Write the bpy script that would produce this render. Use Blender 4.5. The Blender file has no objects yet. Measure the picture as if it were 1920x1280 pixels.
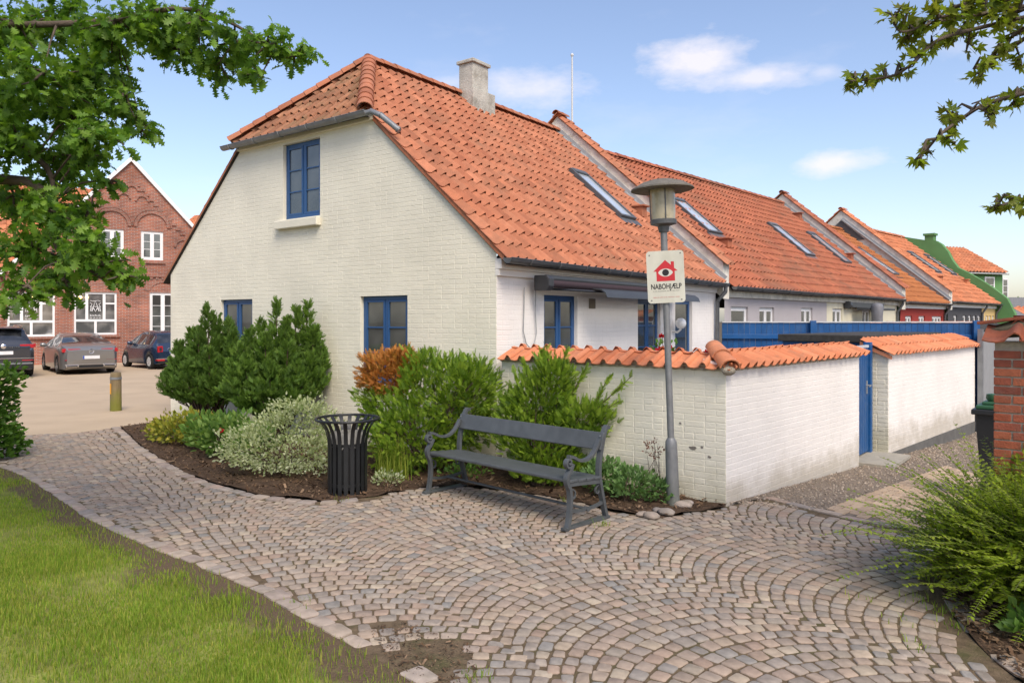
import bpy, bmesh, math, random
import numpy as np
from mathutils import Vector, Matrix
random.seed(7); rng = np.random.default_rng(7)
R = math.radians
S = bpy.context.scene
COL = S.collection
# ------------------------------------------------------------------ camera, sky, sun, exposure
CAM_H = 1.9; FPX = 1380.0; HZ = 600.0          # focal length and horizon in the 1920x1280 picture
cam = bpy.data.cameras.new('camera'); co = bpy.data.objects.new('camera', cam); COL.objects.link(co)
cam.sensor_width = 36; cam.lens = 36*FPX/1920; cam.shift_y = -40/1920
cam.clip_start = 0.05; cam.clip_end = 2000
co.location = (0, 0, CAM_H); co.rotation_euler = (R(90), 0, 0)
S.camera = co
SUN_AZ = R(160); SUN_EL = R(50)                # azimuth clockwise from +Y
W = bpy.data.worlds.new('World'); S.world = W; W.use_nodes = True
def setup_world():
    nt = W.node_tree; N = nt.nodes; L = nt.links; N.clear()
    out = N.new('ShaderNodeOutputWorld'); bg = N.new('ShaderNodeBackground'); L.new(bg.outputs[0], out.inputs[0])
    sky = N.new('ShaderNodeTexSky'); sky.sky_type = 'NISHITA'; sky.sun_disc = False
    sky.sun_elevation = SUN_EL; sky.sun_rotation = SUN_AZ
    sky.air_density = 1.0; sky.dust_density = 1.5; sky.ozone_density = 1.6
    bg.inputs[1].default_value = 0.104
    tc = N.new('ShaderNodeTexCoord')
    def vm(op, a, b=None):
        n = N.new('ShaderNodeVectorMath'); n.operation = op
        for i, q in enumerate((a, b)):
            if q is None: continue
            if isinstance(q, (tuple, list)): n.inputs[i].default_value = q
            else: L.new(q, n.inputs[i])
        return n
    def mm(op, a, b=None, clamp=False):
        n = N.new('ShaderNodeMath'); n.operation = op; n.use_clamp = clamp
        for i, q in enumerate((a, b)):
            if q is None: continue
            if isinstance(q, (int, float)): n.inputs[i].default_value = q
            else: L.new(q, n.inputs[i])
        return n.outputs[0]
    dirv = tc.outputs['Generated']
    # fair-weather clouds: a few drifting heaps, plus thin scattered wisps over the whole dome
    nz = N.new('ShaderNodeTexNoise'); nz.inputs['Scale'].default_value = 9; nz.inputs['Detail'].default_value = 6; nz.inputs['Roughness'].default_value = .62
    sc = vm('MULTIPLY', dirv, (1, 1, 2.4)); L.new(sc.outputs[0], nz.inputs['Vector'])
    total = None
    for (px, py, w, h, a) in CLOUDS:
        d = Vector(((px-960)/FPX, 1, -(py-HZ)/FPX)).normalized()
        k = 1/FPX
        df = vm('SUBTRACT', dirv, tuple(d)); s2 = vm('MULTIPLY', df.outputs[0], (1/(w*k), 1/(w*k), 1/(h*k)))
        ln = vm('LENGTH', s2.outputs[0])
        f = mm('SUBTRACT', 1.25, ln.outputs['Value'])
        f = mm('ADD', f, mm('MULTIPLY', mm('SUBTRACT', nz.outputs[0], .5), 3.2))
        f = mm('MULTIPLY', f, .85, True); f = mm('MULTIPLY', f, a)
        total = f if total is None else mm('MAXIMUM', total, f)
    n2 = N.new('ShaderNodeTexNoise'); n2.inputs['Scale'].default_value = 2.3; n2.inputs['Detail'].default_value = 7; n2.inputs['Roughness'].default_value = .6
    s3 = vm('MULTIPLY', dirv, (1, 1, 3.0)); L.new(s3.outputs[0], n2.inputs['Vector'])
    wisp = mm('MULTIPLY', mm('SUBTRACT', n2.outputs[0], .56), 2.2, True)
    total = mm('MAXIMUM', total, mm('MULTIPLY', wisp, .45))
    mx = N.new('ShaderNodeMixRGB'); L.new(total, mx.inputs[0]); L.new(sky.outputs[0], mx.inputs[1])
    mx.inputs[2].default_value = (4.6, 4.65, 4.8, 1)
    wbm = vm('MULTIPLY', mx.outputs[0], (1.09, 1.0, .99)); L.new(wbm.outputs[0], bg.inputs[0])      # white balance of the whole sky
CLOUDS = [(1320, 112, 85, 34, .75), (1425, 145, 85, 22, .65), (1015, 172, 105, 30, .6), (1565, 306, 66, 20, .7), (835, 156, 70, 18, .4), (1545, 136, 36, 12, .35), (1860, 62, 90, 36, .3)]
setup_world()
sl = bpy.data.lights.new('sun', 'SUN'); so = bpy.data.objects.new('sun', sl); COL.objects.link(so)
sl.energy = 1.5; sl.angle = R(28); sl.color = (1, .915, .78)
sd = Vector((math.sin(SUN_AZ)*math.cos(SUN_EL), math.cos(SUN_AZ)*math.cos(SUN_EL), math.sin(SUN_EL)))
so.rotation_euler = sd.to_track_quat('Z', 'Y').to_euler(); so.location = (8, -8, 14)
S.view_settings.view_transform = 'Standard'; S.view_settings.look = 'None'; S.view_settings.gamma = 1
S.view_settings.use_curve_mapping = False; S.view_settings.exposure = 1.12
S.render.engine = 'CYCLES'

# ------------------------------------------------------------------ helpers
def tag(o, label=None, cat=None, group=None, kind=None):
    if label: o['label'] = label
    if cat: o['category'] = cat
    if group: o['group'] = group
    if kind: o['kind'] = kind
    return o
def empty(name, loc=(0, 0, 0), rz=0, parent=None):
    o = bpy.data.objects.new(name, None); COL.objects.link(o); o.location = loc; o.rotation_euler = (0, 0, rz)
    if parent: o.parent = parent
    return o
def link(name, me, mats=None, parent=None):
    o = bpy.data.objects.new(name, me); COL.objects.link(o)
    if mats is not None:
        for m in (mats if isinstance(mats, (list, tuple)) else [mats]): me.materials.append(m)
    if parent: o.parent = parent
    return o
def sheet_pt(px, py, z=0.0):                    # picture point on the ground plane -> world
    Y = FPX*(CAM_H-z)/(py-HZ); return ((px-960)/FPX*Y, Y)
def at(px, py, Y):                              # picture point at a depth -> world
    return Vector(((px-960)/FPX*Y, Y, CAM_H-(py-HZ)/FPX*Y))
class MB:
    def __init__(s): s.v = []; s.f = []; s.m = []; s.p = []
    def add(s, V, Fs, mi=0, pv=0.0, M=None):
        o = len(s.v)
        for q in V:
            s.v.append(tuple(M @ Vector(q)) if M is not None else tuple(q)); s.p.append(pv)
        for f in Fs: s.f.append([i+o for i in f]); s.m.append(mi)
        return s
    def box(s, lo, hi, mi=0, pv=0.0, M=None):
        x0, y0, z0 = lo; x1, y1, z1 = hi
        V = [(x0,y0,z0),(x1,y0,z0),(x1,y1,z0),(x0,y1,z0),(x0,y0,z1),(x1,y0,z1),(x1,y1,z1),(x0,y1,z1)]
        return s.add(V, [(3,2,1,0),(4,5,6,7),(0,1,5,4),(1,2,6,5),(2,3,7,6),(3,0,4,7)], mi, pv, M)
    def prism(s, poly, z0, z1, mi=0, pv=0.0, M=None):   # poly CCW in xy
        n = len(poly); V = [(x, y, z0) for x, y in poly]+[(x, y, z1) for x, y in poly]
        Fs = [tuple(range(n-1, -1, -1)), tuple(range(n, 2*n))]+[(i, (i+1) % n, n+(i+1) % n, n+i) for i in range(n)]
        return s.add(V, Fs, mi, pv, M)
    def tube(s, pts, r, n=8, mi=0, pv=0.0, cap=True, flat=None, M=None):
        pts = [Vector(p) for p in pts]; rr = r if isinstance(r, (list, tuple)) else [r]*len(pts)
        o = len(s.v); up = Vector((0, 0, 1)); prev = None; V = []
        for i, p in enumerate(pts):
            t = (pts[min(i+1, len(pts)-1)]-pts[max(i-1, 0)])
            if t.length < 1e-9: t = Vector((0, 0, 1))
            t.normalize()
            if prev is None:
                a = t.cross(up if abs(t.z) < .95 else Vector((1, 0, 0))).normalized()
            else:
                a = (prev-t*prev.dot(t))
                a = a.normalized() if a.length > 1e-6 else t.orthogonal().normalized()
            prev = a; b = t.cross(a)
            for k in range(n):
                an = 2*math.pi*k/n
                q = a*math.cos(an)*rr[i]+b*math.sin(an)*rr[i]*(flat or 1)
                V.append(p+q)
        Fs = []
        for i in range(len(pts)-1):
            for k in range(n):
                Fs.append((i*n+k, i*n+(k+1) % n, (i+1)*n+(k+1) % n, (i+1)*n+k))
        if cap: Fs += [tuple(range(n-1, -1, -1)), tuple((len(pts)-1)*n+k for k in range(n))]
        return s.add(V, Fs, mi, pv, M)
    def lathe(s, prof, n=24, mi=0, pv=0.0, M=None, cap=False):
        V = []; Fs = []
        for r, z in prof:
            for k in range(n): V.append((r*math.cos(2*math.pi*k/n), r*math.sin(2*math.pi*k/n), z))
        for i in range(len(prof)-1):
            for k in range(n): Fs.append((i*n+k, i*n+(k+1) % n, (i+1)*n+(k+1) % n, (i+1)*n+k))
        if cap: Fs += [tuple(range(n-1, -1, -1)), tuple((len(prof)-1)*n+k for k in range(n))]
        return s.add(V, Fs, mi, pv, M)
    def mesh(s, name, smooth=None):
        me = bpy.data.meshes.new(name); me.from_pydata(s.v, [], s.f)
        if any(s.m): me.polygons.foreach_set('material_index', s.m)
        a = me.attributes.new('pv', 'FLOAT', 'POINT'); a.data.foreach_set('value', s.p)
        if smooth is not None:
            me.polygons.foreach_set('use_smooth', [True]*len(me.polygons))
            if smooth < 180: me.set_sharp_from_angle(angle=R(smooth))
        me.update(); return me
    def build(s, name, mats, parent=None, smooth=None, bevel=0, kind=None):
        o = link(name, s.mesh(name, smooth), mats, parent)
        if bevel:
            b = o.modifiers.new('bevel', 'BEVEL'); b.width = bevel; b.segments = 2; b.limit_method = 'ANGLE'; b.angle_limit = R(40)
        if kind: o['kind'] = kind
        return o
def fast_mesh(name, V, F, pv, smooth=False):     # V (n,3), F (m,k) one polygon size
    me = bpy.data.meshes.new(name); V = np.asarray(V, np.float32); F = np.asarray(F, np.int32); k = F.shape[1]
    me.vertices.add(len(V)); me.vertices.foreach_set('co', V.ravel())
    me.loops.add(F.size); me.loops.foreach_set('vertex_index', F.ravel())
    me.polygons.add(len(F)); me.polygons.foreach_set('loop_start', np.arange(0, F.size, k, dtype=np.int32))
    me.polygons.foreach_set('use_smooth', np.full(len(F), smooth))
    me.update(calc_edges=True)
    a = me.attributes.new('pv', 'FLOAT', 'POINT'); a.data.foreach_set('value', np.asarray(pv, np.float32))
    return me
def frames(D, roll=None):                        # rotation matrices whose local Y runs along D
    D = np.asarray(D, float); D = D/np.linalg.norm(D, axis=1, keepdims=True); n = len(D)
    up = np.tile(np.array([0, 0, 1.0]), (n, 1)); up[np.abs(D[:, 2]) > .97] = (1, 0, 0)
    X = np.cross(D, up); X /= np.linalg.norm(X, axis=1, keepdims=True); Z = np.cross(X, D)
    if roll is None: roll = np.zeros(n)
    c, s = np.cos(roll)[:, None], np.sin(roll)[:, None]
    X2 = X*c+Z*s; Z2 = -X*s+Z*c
    return np.stack([X2, D, Z2], axis=2)
def scatter(name, TV, TF, P, Rm, sc, pv, mat, parent=None, smooth=False):
    TV = np.asarray(TV, float); TF = np.asarray(TF, np.int64); n = len(P); k = len(TV)
    sc = np.asarray(sc, float); sc = sc[:, None, None] if sc.ndim == 1 else sc[:, None, :]
    V = np.einsum('nij,nkj->nki', Rm, TV[None]*sc)+np.asarray(P)[:, None, :]
    F = (TF[None]+(np.arange(n)*k)[:, None, None]).reshape(-1, TF.shape[1])
    return link(name, fast_mesh(name, V.reshape(-1, 3), F, np.repeat(pv, k), smooth), mat, parent)
def clip_poly(poly, inside):                     # convex clip of 2d poly by convex CCW polygon
    out = list(poly)
    for i in range(len(inside)):
        a = inside[i]; b = inside[(i+1) % len(inside)]; res = []
        if not out: return []
        f = lambda p: (b[0]-a[0])*(p[1]-a[1])-(b[1]-a[1])*(p[0]-a[0])
        for j in range(len(out)):
            p = out[j]; q = out[(j+1) % len(out)]; fp, fq = f(p), f(q)
            if fp >= 0: res.append(p)
            if (fp > 0 and fq < 0) or (fp < 0 and fq > 0):
                t = fp/(fp-fq); res.append((p[0]+(q[0]-p[0])*t, p[1]+(q[1]-p[1])*t))
        out = res
    return out
def area2(p): return .5*sum(p[i][0]*p[(i+1) % len(p)][1]-p[(i+1) % len(p)][0]*p[i][1] for i in range(len(p)))
def inpoly(x, y, poly):
    c = False; n = len(poly); j = n-1
    for i in range(n):
        xi, yi = poly[i]; xj, yj = poly[j]
        if (yi > y) != (yj > y) and x < (xj-xi)*(y-yi)/(yj-yi)+xi: c = not c
        j = i
    return c
def segdist(x, y, a, b):
    dx, dy = b[0]-a[0], b[1]-a[1]; t = max(0, min(1, ((x-a[0])*dx+(y-a[1])*dy)/(dx*dx+dy*dy+1e-12)))
    return math.hypot(x-a[0]-t*dx, y-a[1]-t*dy)
def resample(pts, step):
    out = [pts[0]]; acc = 0
    for i in range(len(pts)-1):
        a = Vector(pts[i]); b = Vector(pts[i+1]); l = (b-a).length; d = step-acc
        while d <= l:
            out.append(tuple(a.lerp(b, d/l))); d += step
        acc = l-(d-step)
    return out
# ------------------------------------------------------------------ materials
def nodes_of(m): m.use_nodes = True; nt = m.node_tree; return nt, nt.nodes, nt.links
def mat(name, col, rough=.75, var=.12, scale=6.0, bump=0.0, bscale=None, metal=0.0, spec=.4, cols=None, pvar=0.0, stain=None, detail=5, trans=0.0, coat=0.0, stretch=None, wet=None):
    """col: base colour; cols: ramp of colours picked per piece; pvar: brightness change per piece; stain=(colour, scale, amount, zfade)"""
    m = bpy.data.materials.new(name); nt, N, L = nodes_of(m); b = N['Principled BSDF']
    b.inputs['Roughness'].default_value = rough; b.inputs['Metallic'].default_value = metal; b.inputs['Specular IOR Level'].default_value = spec
    if coat: b.inputs['Coat Weight'].default_value = coat; b.inputs['Coat Roughness'].default_value = .05
    gp_ = N.new('ShaderNodeNewGeometry'); tc = N.new('ShaderNodeTexCoord'); vec = tc.outputs['Object'] if stretch else gp_.outputs['Position']
    if stretch:
        mp = N.new('ShaderNodeMapping'); mp.inputs['Scale'].default_value = stretch; L.new(vec, mp.inputs[0]); vec = mp.outputs[0]
    nz = N.new('ShaderNodeTexNoise'); nz.inputs['Scale'].default_value = scale; nz.inputs['Detail'].default_value = detail; L.new(vec, nz.inputs['Vector'])
    at_ = N.new('ShaderNodeAttribute'); at_.attribute_name = 'pv'
    oi = N.new('ShaderNodeObjectInfo')
    ad = N.new('ShaderNodeMath'); ad.operation = 'ADD'; L.new(at_.outputs['Fac'], ad.inputs[0]); L.new(oi.outputs['Random'], ad.inputs[1])
    fr = N.new('ShaderNodeMath'); fr.operation = 'FRACT'; L.new(ad.outputs[0], fr.inputs[0])
    if cols:
        rp = N.new('ShaderNodeValToRGB'); rp.color_ramp.interpolation = 'LINEAR'; el = rp.color_ramp.elements
        while len(el) < len(cols): el.new(.5)
        for i, c in enumerate(cols): el[i].position = i/(len(cols)-1); el[i].color = (*c, 1)
        L.new(fr.outputs[0], rp.inputs[0]); base = rp.outputs[0]
    else:
        rg = N.new('ShaderNodeRGB'); rg.outputs[0].default_value = (*col, 1); base = rg.outputs[0]
    # brightness factor: noise + per piece
    mr = N.new('ShaderNodeMapRange'); L.new(nz.outputs[0], mr.inputs[0]); mr.inputs[1].default_value = .25; mr.inputs[2].default_value = .75
    mr.inputs[3].default_value = 1-var; mr.inputs[4].default_value = 1+var
    fac = mr.outputs[0]
    if pvar:
        wn = N.new('ShaderNodeTexWhiteNoise'); wn.noise_dimensions = '1D'; L.new(fr.outputs[0], wn.inputs['W'])
        m2 = N.new('ShaderNodeMapRange'); L.new(wn.outputs[0], m2.inputs[0]); m2.inputs[3].default_value = 1-pvar; m2.inputs[4].default_value = 1+pvar
        mu = N.new('ShaderNodeMath'); mu.operation = 'MULTIPLY'; L.new(fac, mu.inputs[0]); L.new(m2.outputs[0], mu.inputs[1]); fac = mu.outputs[0]
    vm_ = N.new('ShaderNodeVectorMath'); vm_.operation = 'SCALE'; L.new(base, vm_.inputs[0]); L.new(fac, vm_.inputs['Scale']); colo = vm_.outputs[0]
    if stain:
        sc_, ss, amt, zf = stain
        n3 = N.new('ShaderNodeTexNoise'); n3.inputs['Scale'].default_value = ss; n3.inputs['Detail'].default_value = 8; n3.inputs['Roughness'].default_value = .65; geo = N.new('ShaderNodeNewGeometry'); L.new(geo.outputs['Position'], n3.inputs['Vector'])
        m3 = N.new('ShaderNodeMapRange'); L.new(n3.outputs[0], m3.inputs[0]); m3.inputs[1].default_value = .5; m3.inputs[2].default_value = .72; m3.inputs[3].default_value = 0; m3.inputs[4].default_value = amt
        f3 = m3.outputs[0]
        if zf:                                  # splash-back dirt and algae: ragged patches low on the wall
            sp = N.new('ShaderNodeSeparateXYZ'); L.new(geo.outputs['Position'], sp.inputs[0])
            m4 = N.new('ShaderNodeMapRange'); L.new(sp.outputs['Z'], m4.inputs[0]); m4.inputs[1].default_value = zf[0]; m4.inputs[2].default_value = zf[1]; m4.inputs[3].default_value = .42; m4.inputs[4].default_value = -.12
            a3 = N.new('ShaderNodeMath'); a3.operation = 'ADD'; L.new(n3.outputs[0], a3.inputs[0]); L.new(m4.outputs[0], a3.inputs[1]); L.new(a3.outputs[0], m3.inputs[0]); m3.inputs[1].default_value = .58; m3.inputs[2].default_value = .95
        mx = N.new('ShaderNodeMixRGB'); L.new(f3, mx.inputs[0]); L.new(colo, mx.inputs[1]); mx.inputs[2].default_value = (*sc_, 1); colo = mx.outputs[0]
    L.new(colo, b.inputs['Base Color'])
    if bump:
        nb = N.new('ShaderNodeTexNoise'); nb.inputs['Scale'].default_value = bscale or scale*6; nb.inputs['Detail'].default_value = 6; L.new(vec, nb.inputs['Vector'])
        bp = N.new('ShaderNodeBump'); bp.inputs['Strength'].default_value = bump; bp.inputs['Distance'].default_value = .02; L.new(nb.outputs[0], bp.inputs['Height']); L.new(bp.outputs[0], b.inputs['Normal'])
    if trans:
        out = N['Material Output']; tr = N.new('ShaderNodeBsdfTranslucent'); ms = N.new('ShaderNodeMixShader'); ms.inputs[0].default_value = trans
        sc2 = N.new('ShaderNodeVectorMath'); sc2.operation = 'MULTIPLY'; L.new(colo, sc2.inputs[0]); sc2.inputs[1].default_value = (1.25, 1.3, .6); L.new(sc2.outputs[0], tr.inputs[0])
        L.new(b.outputs[0], ms.inputs[1]); L.new(tr.outputs[0], ms.inputs[2]); L.new(ms.outputs[0], out.inputs[0])
    return m
def emis(name, col, st):
    m = bpy.data.materials.new(name); nt, N, L = nodes_of(m); b = N['Principled BSDF']
    b.inputs['Emission Color'].default_value = (*col, 1); b.inputs['Emission Strength'].default_value = st; return m
m = {}
m['cream'] = mat('cream_painted_brick', (.78, .735, .595), .7, .085, 1.3, .18, 40, detail=11, stain=((.36, .33, .2), 2.2, .55, (0, .55)))
m['white'] = mat('white_painted_brick', (.80, .755, .70), .7, .06, 1.7, .15, 40, detail=9, stain=((.34, .29, .2), 2.4, .6, (0, .5)))
m['plaster'] = mat('weathered_lime_plaster', (.68, .64, .55), .9, .2, 4, .5, 25, stain=((.3, .27, .2), 5, .6, None))
m['tile'] = mat('orange_clay_tile', (.5, .16, .06), .8, .16, 9, .2, 60, cols=[(.37, .130, .062), (.42, .158, .080), (.32, .108, .052), (.44, .172, .09), (.37, .14, .07)], pvar=.11, stain=((.2, .11, .065), 1.3, .6, None))
m['tileh'] = mat('mossy_brown_tile', (.3, .14, .07), .85, .2, 8, .3, 50, cols=[(.27, .115, .06), (.32, .15, .08), (.22, .095, .05), (.34, .16, .085)], pvar=.16, stain=((.13, .11, .055), 2.2, .8, None))
m['tile2'] = mat('red_orange_clay_tile', (.46, .13, .06), .8, .14, 7, .2, 50, cols=[(.35, .108, .054), (.40, .132, .066), (.30, .092, .047), (.38, .128, .062)], pvar=.13, stain=((.15, .10, .065), .7, .7, None))
m['tile3'] = mat('ochre_brown_clay_tile', (.36, .13, .045), .8, .14, 7, .2, 50, cols=[(.36, .125, .04), (.42, .155, .05), (.32, .105, .036)], pvar=.1)
m['tile4'] = mat('bright_clay_tile', (.6, .2, .075), .8, .1, 7, .2, 50, cols=[(.50, .17, .072), (.57, .215, .1), (.44, .145, .062)], pvar=.15, stain=((.28, .13, .07), .9, .7, None))
m['tilecap'] = mat('fresh_clay_coping_tile', (.6, .22, .1), .75, .14, 8, .2, 50, cols=[(.60, .20, .085), (.66, .25, .12), (.54, .17, .07)], pvar=.08, stain=((.2, .15, .1), 5, .45, None))
m['deck'] = mat('roof_underlay', (.05, .04, .035), .9)
m['blue'] = mat('blue_gloss_paint', (.022, .082, .215), .38, .1, 5, .08, 30, spec=.5, stretch=(1, 1, .15))
m['bluefence'] = mat('blue_fence_paint', (.006, .075, .23), .45, .12, 5, .1, 30, stain=((.1, .16, .25), 7, .3, None), pvar=.1)
m['zinc'] = mat('weathered_zinc', (.24, .25, .255), .5, .2, 6, .05, metal=.5)
m['darkzinc'] = mat('dark_zinc', (.13, .135, .14), .5, .2, 6, .05, metal=.4)
m['iron'] = mat('grey_painted_iron', (.075, .082, .086), .45, .2, 9, .12, 90, spec=.5)
m['bintone'] = mat('black_painted_steel', (.012, .013, .014), .42, .2, 10, .1, 80, spec=.5)
m['pole'] = mat('galvanised_steel', (.23, .235, .235), .55, .15, 12, .08, 60, metal=.45, stain=((.16, .17, .1), 6, .5, (0, .5)))
m['hat'] = mat('lichen_covered_lamp_hat', (.15, .135, .11), .8, .25, 18, .3, 60)
m['felt'] = mat('bitumen_felt', (.05, .048, .044), .95, .3, 12, .4, 60)
m['soil'] = mat('bed_soil', (.085, .055, .036), 1, .4, 9, .9, 45, detail=8, spec=.1)
m['ground'] = mat('bare_ground', (.12, .095, .065), 1, .3, 2, .6, 30, spec=.1)
m['joint'] = mat('sandy_joint', (.15, .11, .07), 1, .35, 14, .8, 90, spec=.1, stain=((.07, .09, .025), 3, .6, None))
m['lawn'] = mat('lawn_thatch', (.22, .235, .06), 1, .35, 5, .8, 60, spec=.1, stain=((.2, .165, .07), 1.3, .6, None))
m['parking'] = mat('tan_concrete_paving', (.47, .365, .25), .9, .12, 1.2, .3, 50, spec=.2, stain=((.36, .28, .2), .6, .5, None))
m['gravel'] = mat('gravel_bed', (.2, .16, .12), 1, .3, 30, .8, 60)
m['pebble'] = mat('gravel_stones', (.3, .25, .2), .9, .15, 20, cols=[(.24, .18, .13), (.36, .29, .22), (.2, .165, .135), (.45, .38, .3), (.28, .21, .15)], pvar=.25)
m['chip'] = mat('bark_and_leaf_litter', (.1, .06, .04), 1, .2, 20, cols=[(.07, .042, .026), (.15, .09, .05), (.1, .066, .042), (.24, .16, .1), (.06, .038, .025)], pvar=.3, spec=.1)
m['cobble'] = mat('granite_cobble', (.3, .25, .22), .82, .18, 22, .4, 120, cols=[(.31, .25, .198), (.35, .268, .205), (.275, .24, .205), (.40, .33, .247), (.34, .25, .19), (.29, .25, .212), (.375, .288, .215), (.245, .23, .208), (.355, .28, .215)], pvar=.13, spec=.12)
m['edge'] = mat('edge_stone', (.33, .27, .22), .85, .2, 14, .35, 80, cols=[(.34, .275, .225), (.40, .32, .25), (.29, .25, .22), (.37, .27, .21)], pvar=.12, stain=((.17, .15, .1), 5, .5, None))
m['paver'] = mat('tan_clinker_paver', (.42, .31, .2), .85, .14, 12, .3, 80, cols=[(.42, .30, .195), (.48, .36, .24), (.38, .275, .185)], pvar=.1)
m['redbrick'] = mat('red_brick', (.36, .1, .05), .85, .2, 20, .4, 80, cols=[(.34, .085, .04), (.42, .125, .06), (.27, .075, .045), (.38, .10, .05)], pvar=.15, stain=((.2, .15, .12), 8, .4, None))
m['mortar'] = mat('lime_mortar', (.42, .37, .29), .95, .2, 20, .5, 80)
m['glass'] = None
def glassmat(name, dark=(.018, .022, .026), light=(.09, .09, .085), sc=1.5):  # mottled pale tones in the base colour imitate reflections and the room behind
    q = mat(name, dark, .04, .0, 3, spec=.9); nt, N, L = nodes_of(q); b = N['Principled BSDF']
    tc = N.new('ShaderNodeTexCoord'); nz = N.new('ShaderNodeTexNoise'); nz.inputs['Scale'].default_value = sc; nz.inputs['Detail'].default_value = 3; L.new(tc.outputs['Object'], nz.inputs['Vector'])
    rp = N.new('ShaderNodeValToRGB'); rp.color_ramp.elements[0].position = .42; rp.color_ramp.elements[1].position = .68
    rp.color_ramp.elements[0].color = (*dark, 1); rp.color_ramp.elements[1].color = (*light, 1); L.new(nz.outputs[0], rp.inputs[0]); L.new(rp.outputs[0], b.inputs['Base Color'])
    b.inputs['Coat Weight'].default_value = .6; b.inputs['Coat Roughness'].default_value = .02
    return q
m['glass'] = glassmat('window_glass', (.04, .044, .042), (.15, .155, .14), .8); m['roofglass'] = glassmat('skylight_glass_painted_sky', (.46, .5, .54), (.6, .64, .68)); m['carglass'] = glassmat('car_glass', (.012, .014, .016), (.04, .042, .045), 3)  # skylight panes: reflected sky is painted in as a pale base colour
m['wframe'] = mat('white_window_paint', (.78, .77, .75), .5, .04, 8)
m['lawnblade'] = mat('grass_blade', (.1, .17, .03), .75, .1, 3, cols=[(.17, .28, .03), (.24, .36, .045), (.36, .39, .07), (.13, .235, .025), (.31, .39, .055), (.44, .40, .1)], pvar=.18, trans=.5, spec=.15)
# ------------------------------------------------------------------ ground
def sstep(a, b, x): t = min(1, max(0, (x-a)/(b-a))); return t*t*(3-2*t)
WCX, WCY = 2.21, 7.6                              # outer corner of the garden wall
UW = Vector((.70, .714)); UW.normalize()          # the way the garden wall and the row run
def hgt(x, y):                                    # the lane falls gently along the garden wall
    s = (x-WCX)*UW.x+(y-WCY)*UW.y
    return -.042*min(max(s, 0), 9)*sstep(.5, 3, x)
def ground_sheet(name, poly, off, material, cell=.6, kind='structure', rough=0):
    bm = bmesh.new(); vs = [bm.verts.new((x, y, 0)) for x, y in poly]; bm.faces.new(vs)
    bmesh.ops.triangulate(bm, faces=bm.faces[:])
    xs = [p[0] for p in poly]; ys = [p[1] for p in poly]
    n = 0
    for ax, lo, hi in (('x', min(xs), max(xs)), ('y', min(ys), max(ys))):
        k = lo+cell
        while k < hi and n < 160:
            co_ = (k, 0, 0) if ax == 'x' else (0, k, 0); no = (1, 0, 0) if ax == 'x' else (0, 1, 0)
            bmesh.ops.bisect_plane(bm, geom=bm.verts[:]+bm.edges[:]+bm.faces[:], plane_co=co_, plane_no=no); k += cell; n += 1
    for v in bm.verts:
        v.co.z = hgt(v.co.x, v.co.y)+off+(rough*(math.sin(v.co.x*5.1+1)*math.sin(v.co.y*4.3)+.6*math.sin(v.co.x*11+v.co.y*9)) if rough else 0)
    bmesh.ops.recalc_face_normals(bm, faces=bm.faces[:])
    me = bpy.data.meshes.new(name); bm.to_mesh(me); bm.free()
    if len(me.polygons) and me.polygons[0].normal.z < 0: me.flip_normals()
    me.polygons.foreach_set('use_smooth', [True]*len(me.polygons))
    o = link(name, me, material); o['kind'] = kind; return o
xs = np.concatenate([[-600, -200, -80, -40], np.arange(-20, 26, .5), [40, 80, 200, 600]]); ys = np.concatenate([[-200, -60, -20], np.arange(-8, 32, .5), [40, 60, 100, 250, 900]])
GX, GY = np.meshgrid(xs, ys); V = np.stack([GX.ravel(), GY.ravel(), [hgt(a, b)-.02 for a, b in zip(GX.ravel(), GY.ravel())]], 1)
nx, ny = len(xs), len(ys); I = np.arange(nx*ny).reshape(ny, nx)
Fq = np.stack([I[:-1, :-1], I[:-1, 1:], I[1:, 1:], I[1:, :-1]], -1).reshape(-1, 4)
gr = link('ground', fast_mesh('ground', V, Fq, np.zeros(len(V)), True), m['ground']); gr['kind'] = 'structure'
low = [(-10, 872), (35, 889), (94, 924), (159, 971), (225, 1003), (281, 1027), (356, 1055), (422, 1083), (483, 1111), (553, 1153), (635, 1199), (719, 1243), (800, 1300)]
LOW = [sheet_pt(*p) for p in low]
TOPL = [sheet_pt(*p) for p in [(225, 801), (262, 835), (300, 860), (356, 891), (422, 914), (497, 931), (606, 941), (704, 931)]]
BENCHE = [sheet_pt(*p) for p in [(792, 914), (850, 912), (974, 922), (1100, 946), (1150, 960), (1240, 970), (1300, 962), (1361, 952)]]
TOPR = [(x, y) for x, y in (sheet_pt(*p) for p in [(1433, 930), (1471, 941), (1544, 960), (1612, 975), (1698, 992), (1790, 1012)])]
RIGHT = [sheet_pt(*p) for p in [(1790, 1012), (1765, 1075), (1768, 1120), (1790, 1160), (1826, 1201), (1869, 1244), (1903, 1270), (1990, 1330), (2150, 1480)]]
PATH = LOW+[(-.1, 3.0), (.3, 1.6), (2.9, 1.6)]+RIGHT[::-1]+TOPR[::-1]+BENCHE[::-1]+TOPL[::-1]+[sheet_pt(140, 812), sheet_pt(50, 816), sheet_pt(-60, 830)]
path = ground_sheet('cobbled_path', PATH, .001, m['joint'])
LAWN = LOW[::-1]+[(-9, 10.2), (-9, 0.5), (-.1, .5), (-.1, 3.0)]
lawn = ground_sheet('lawn', LAWN, .004, m['lawn'], .14, rough=.003)
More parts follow.
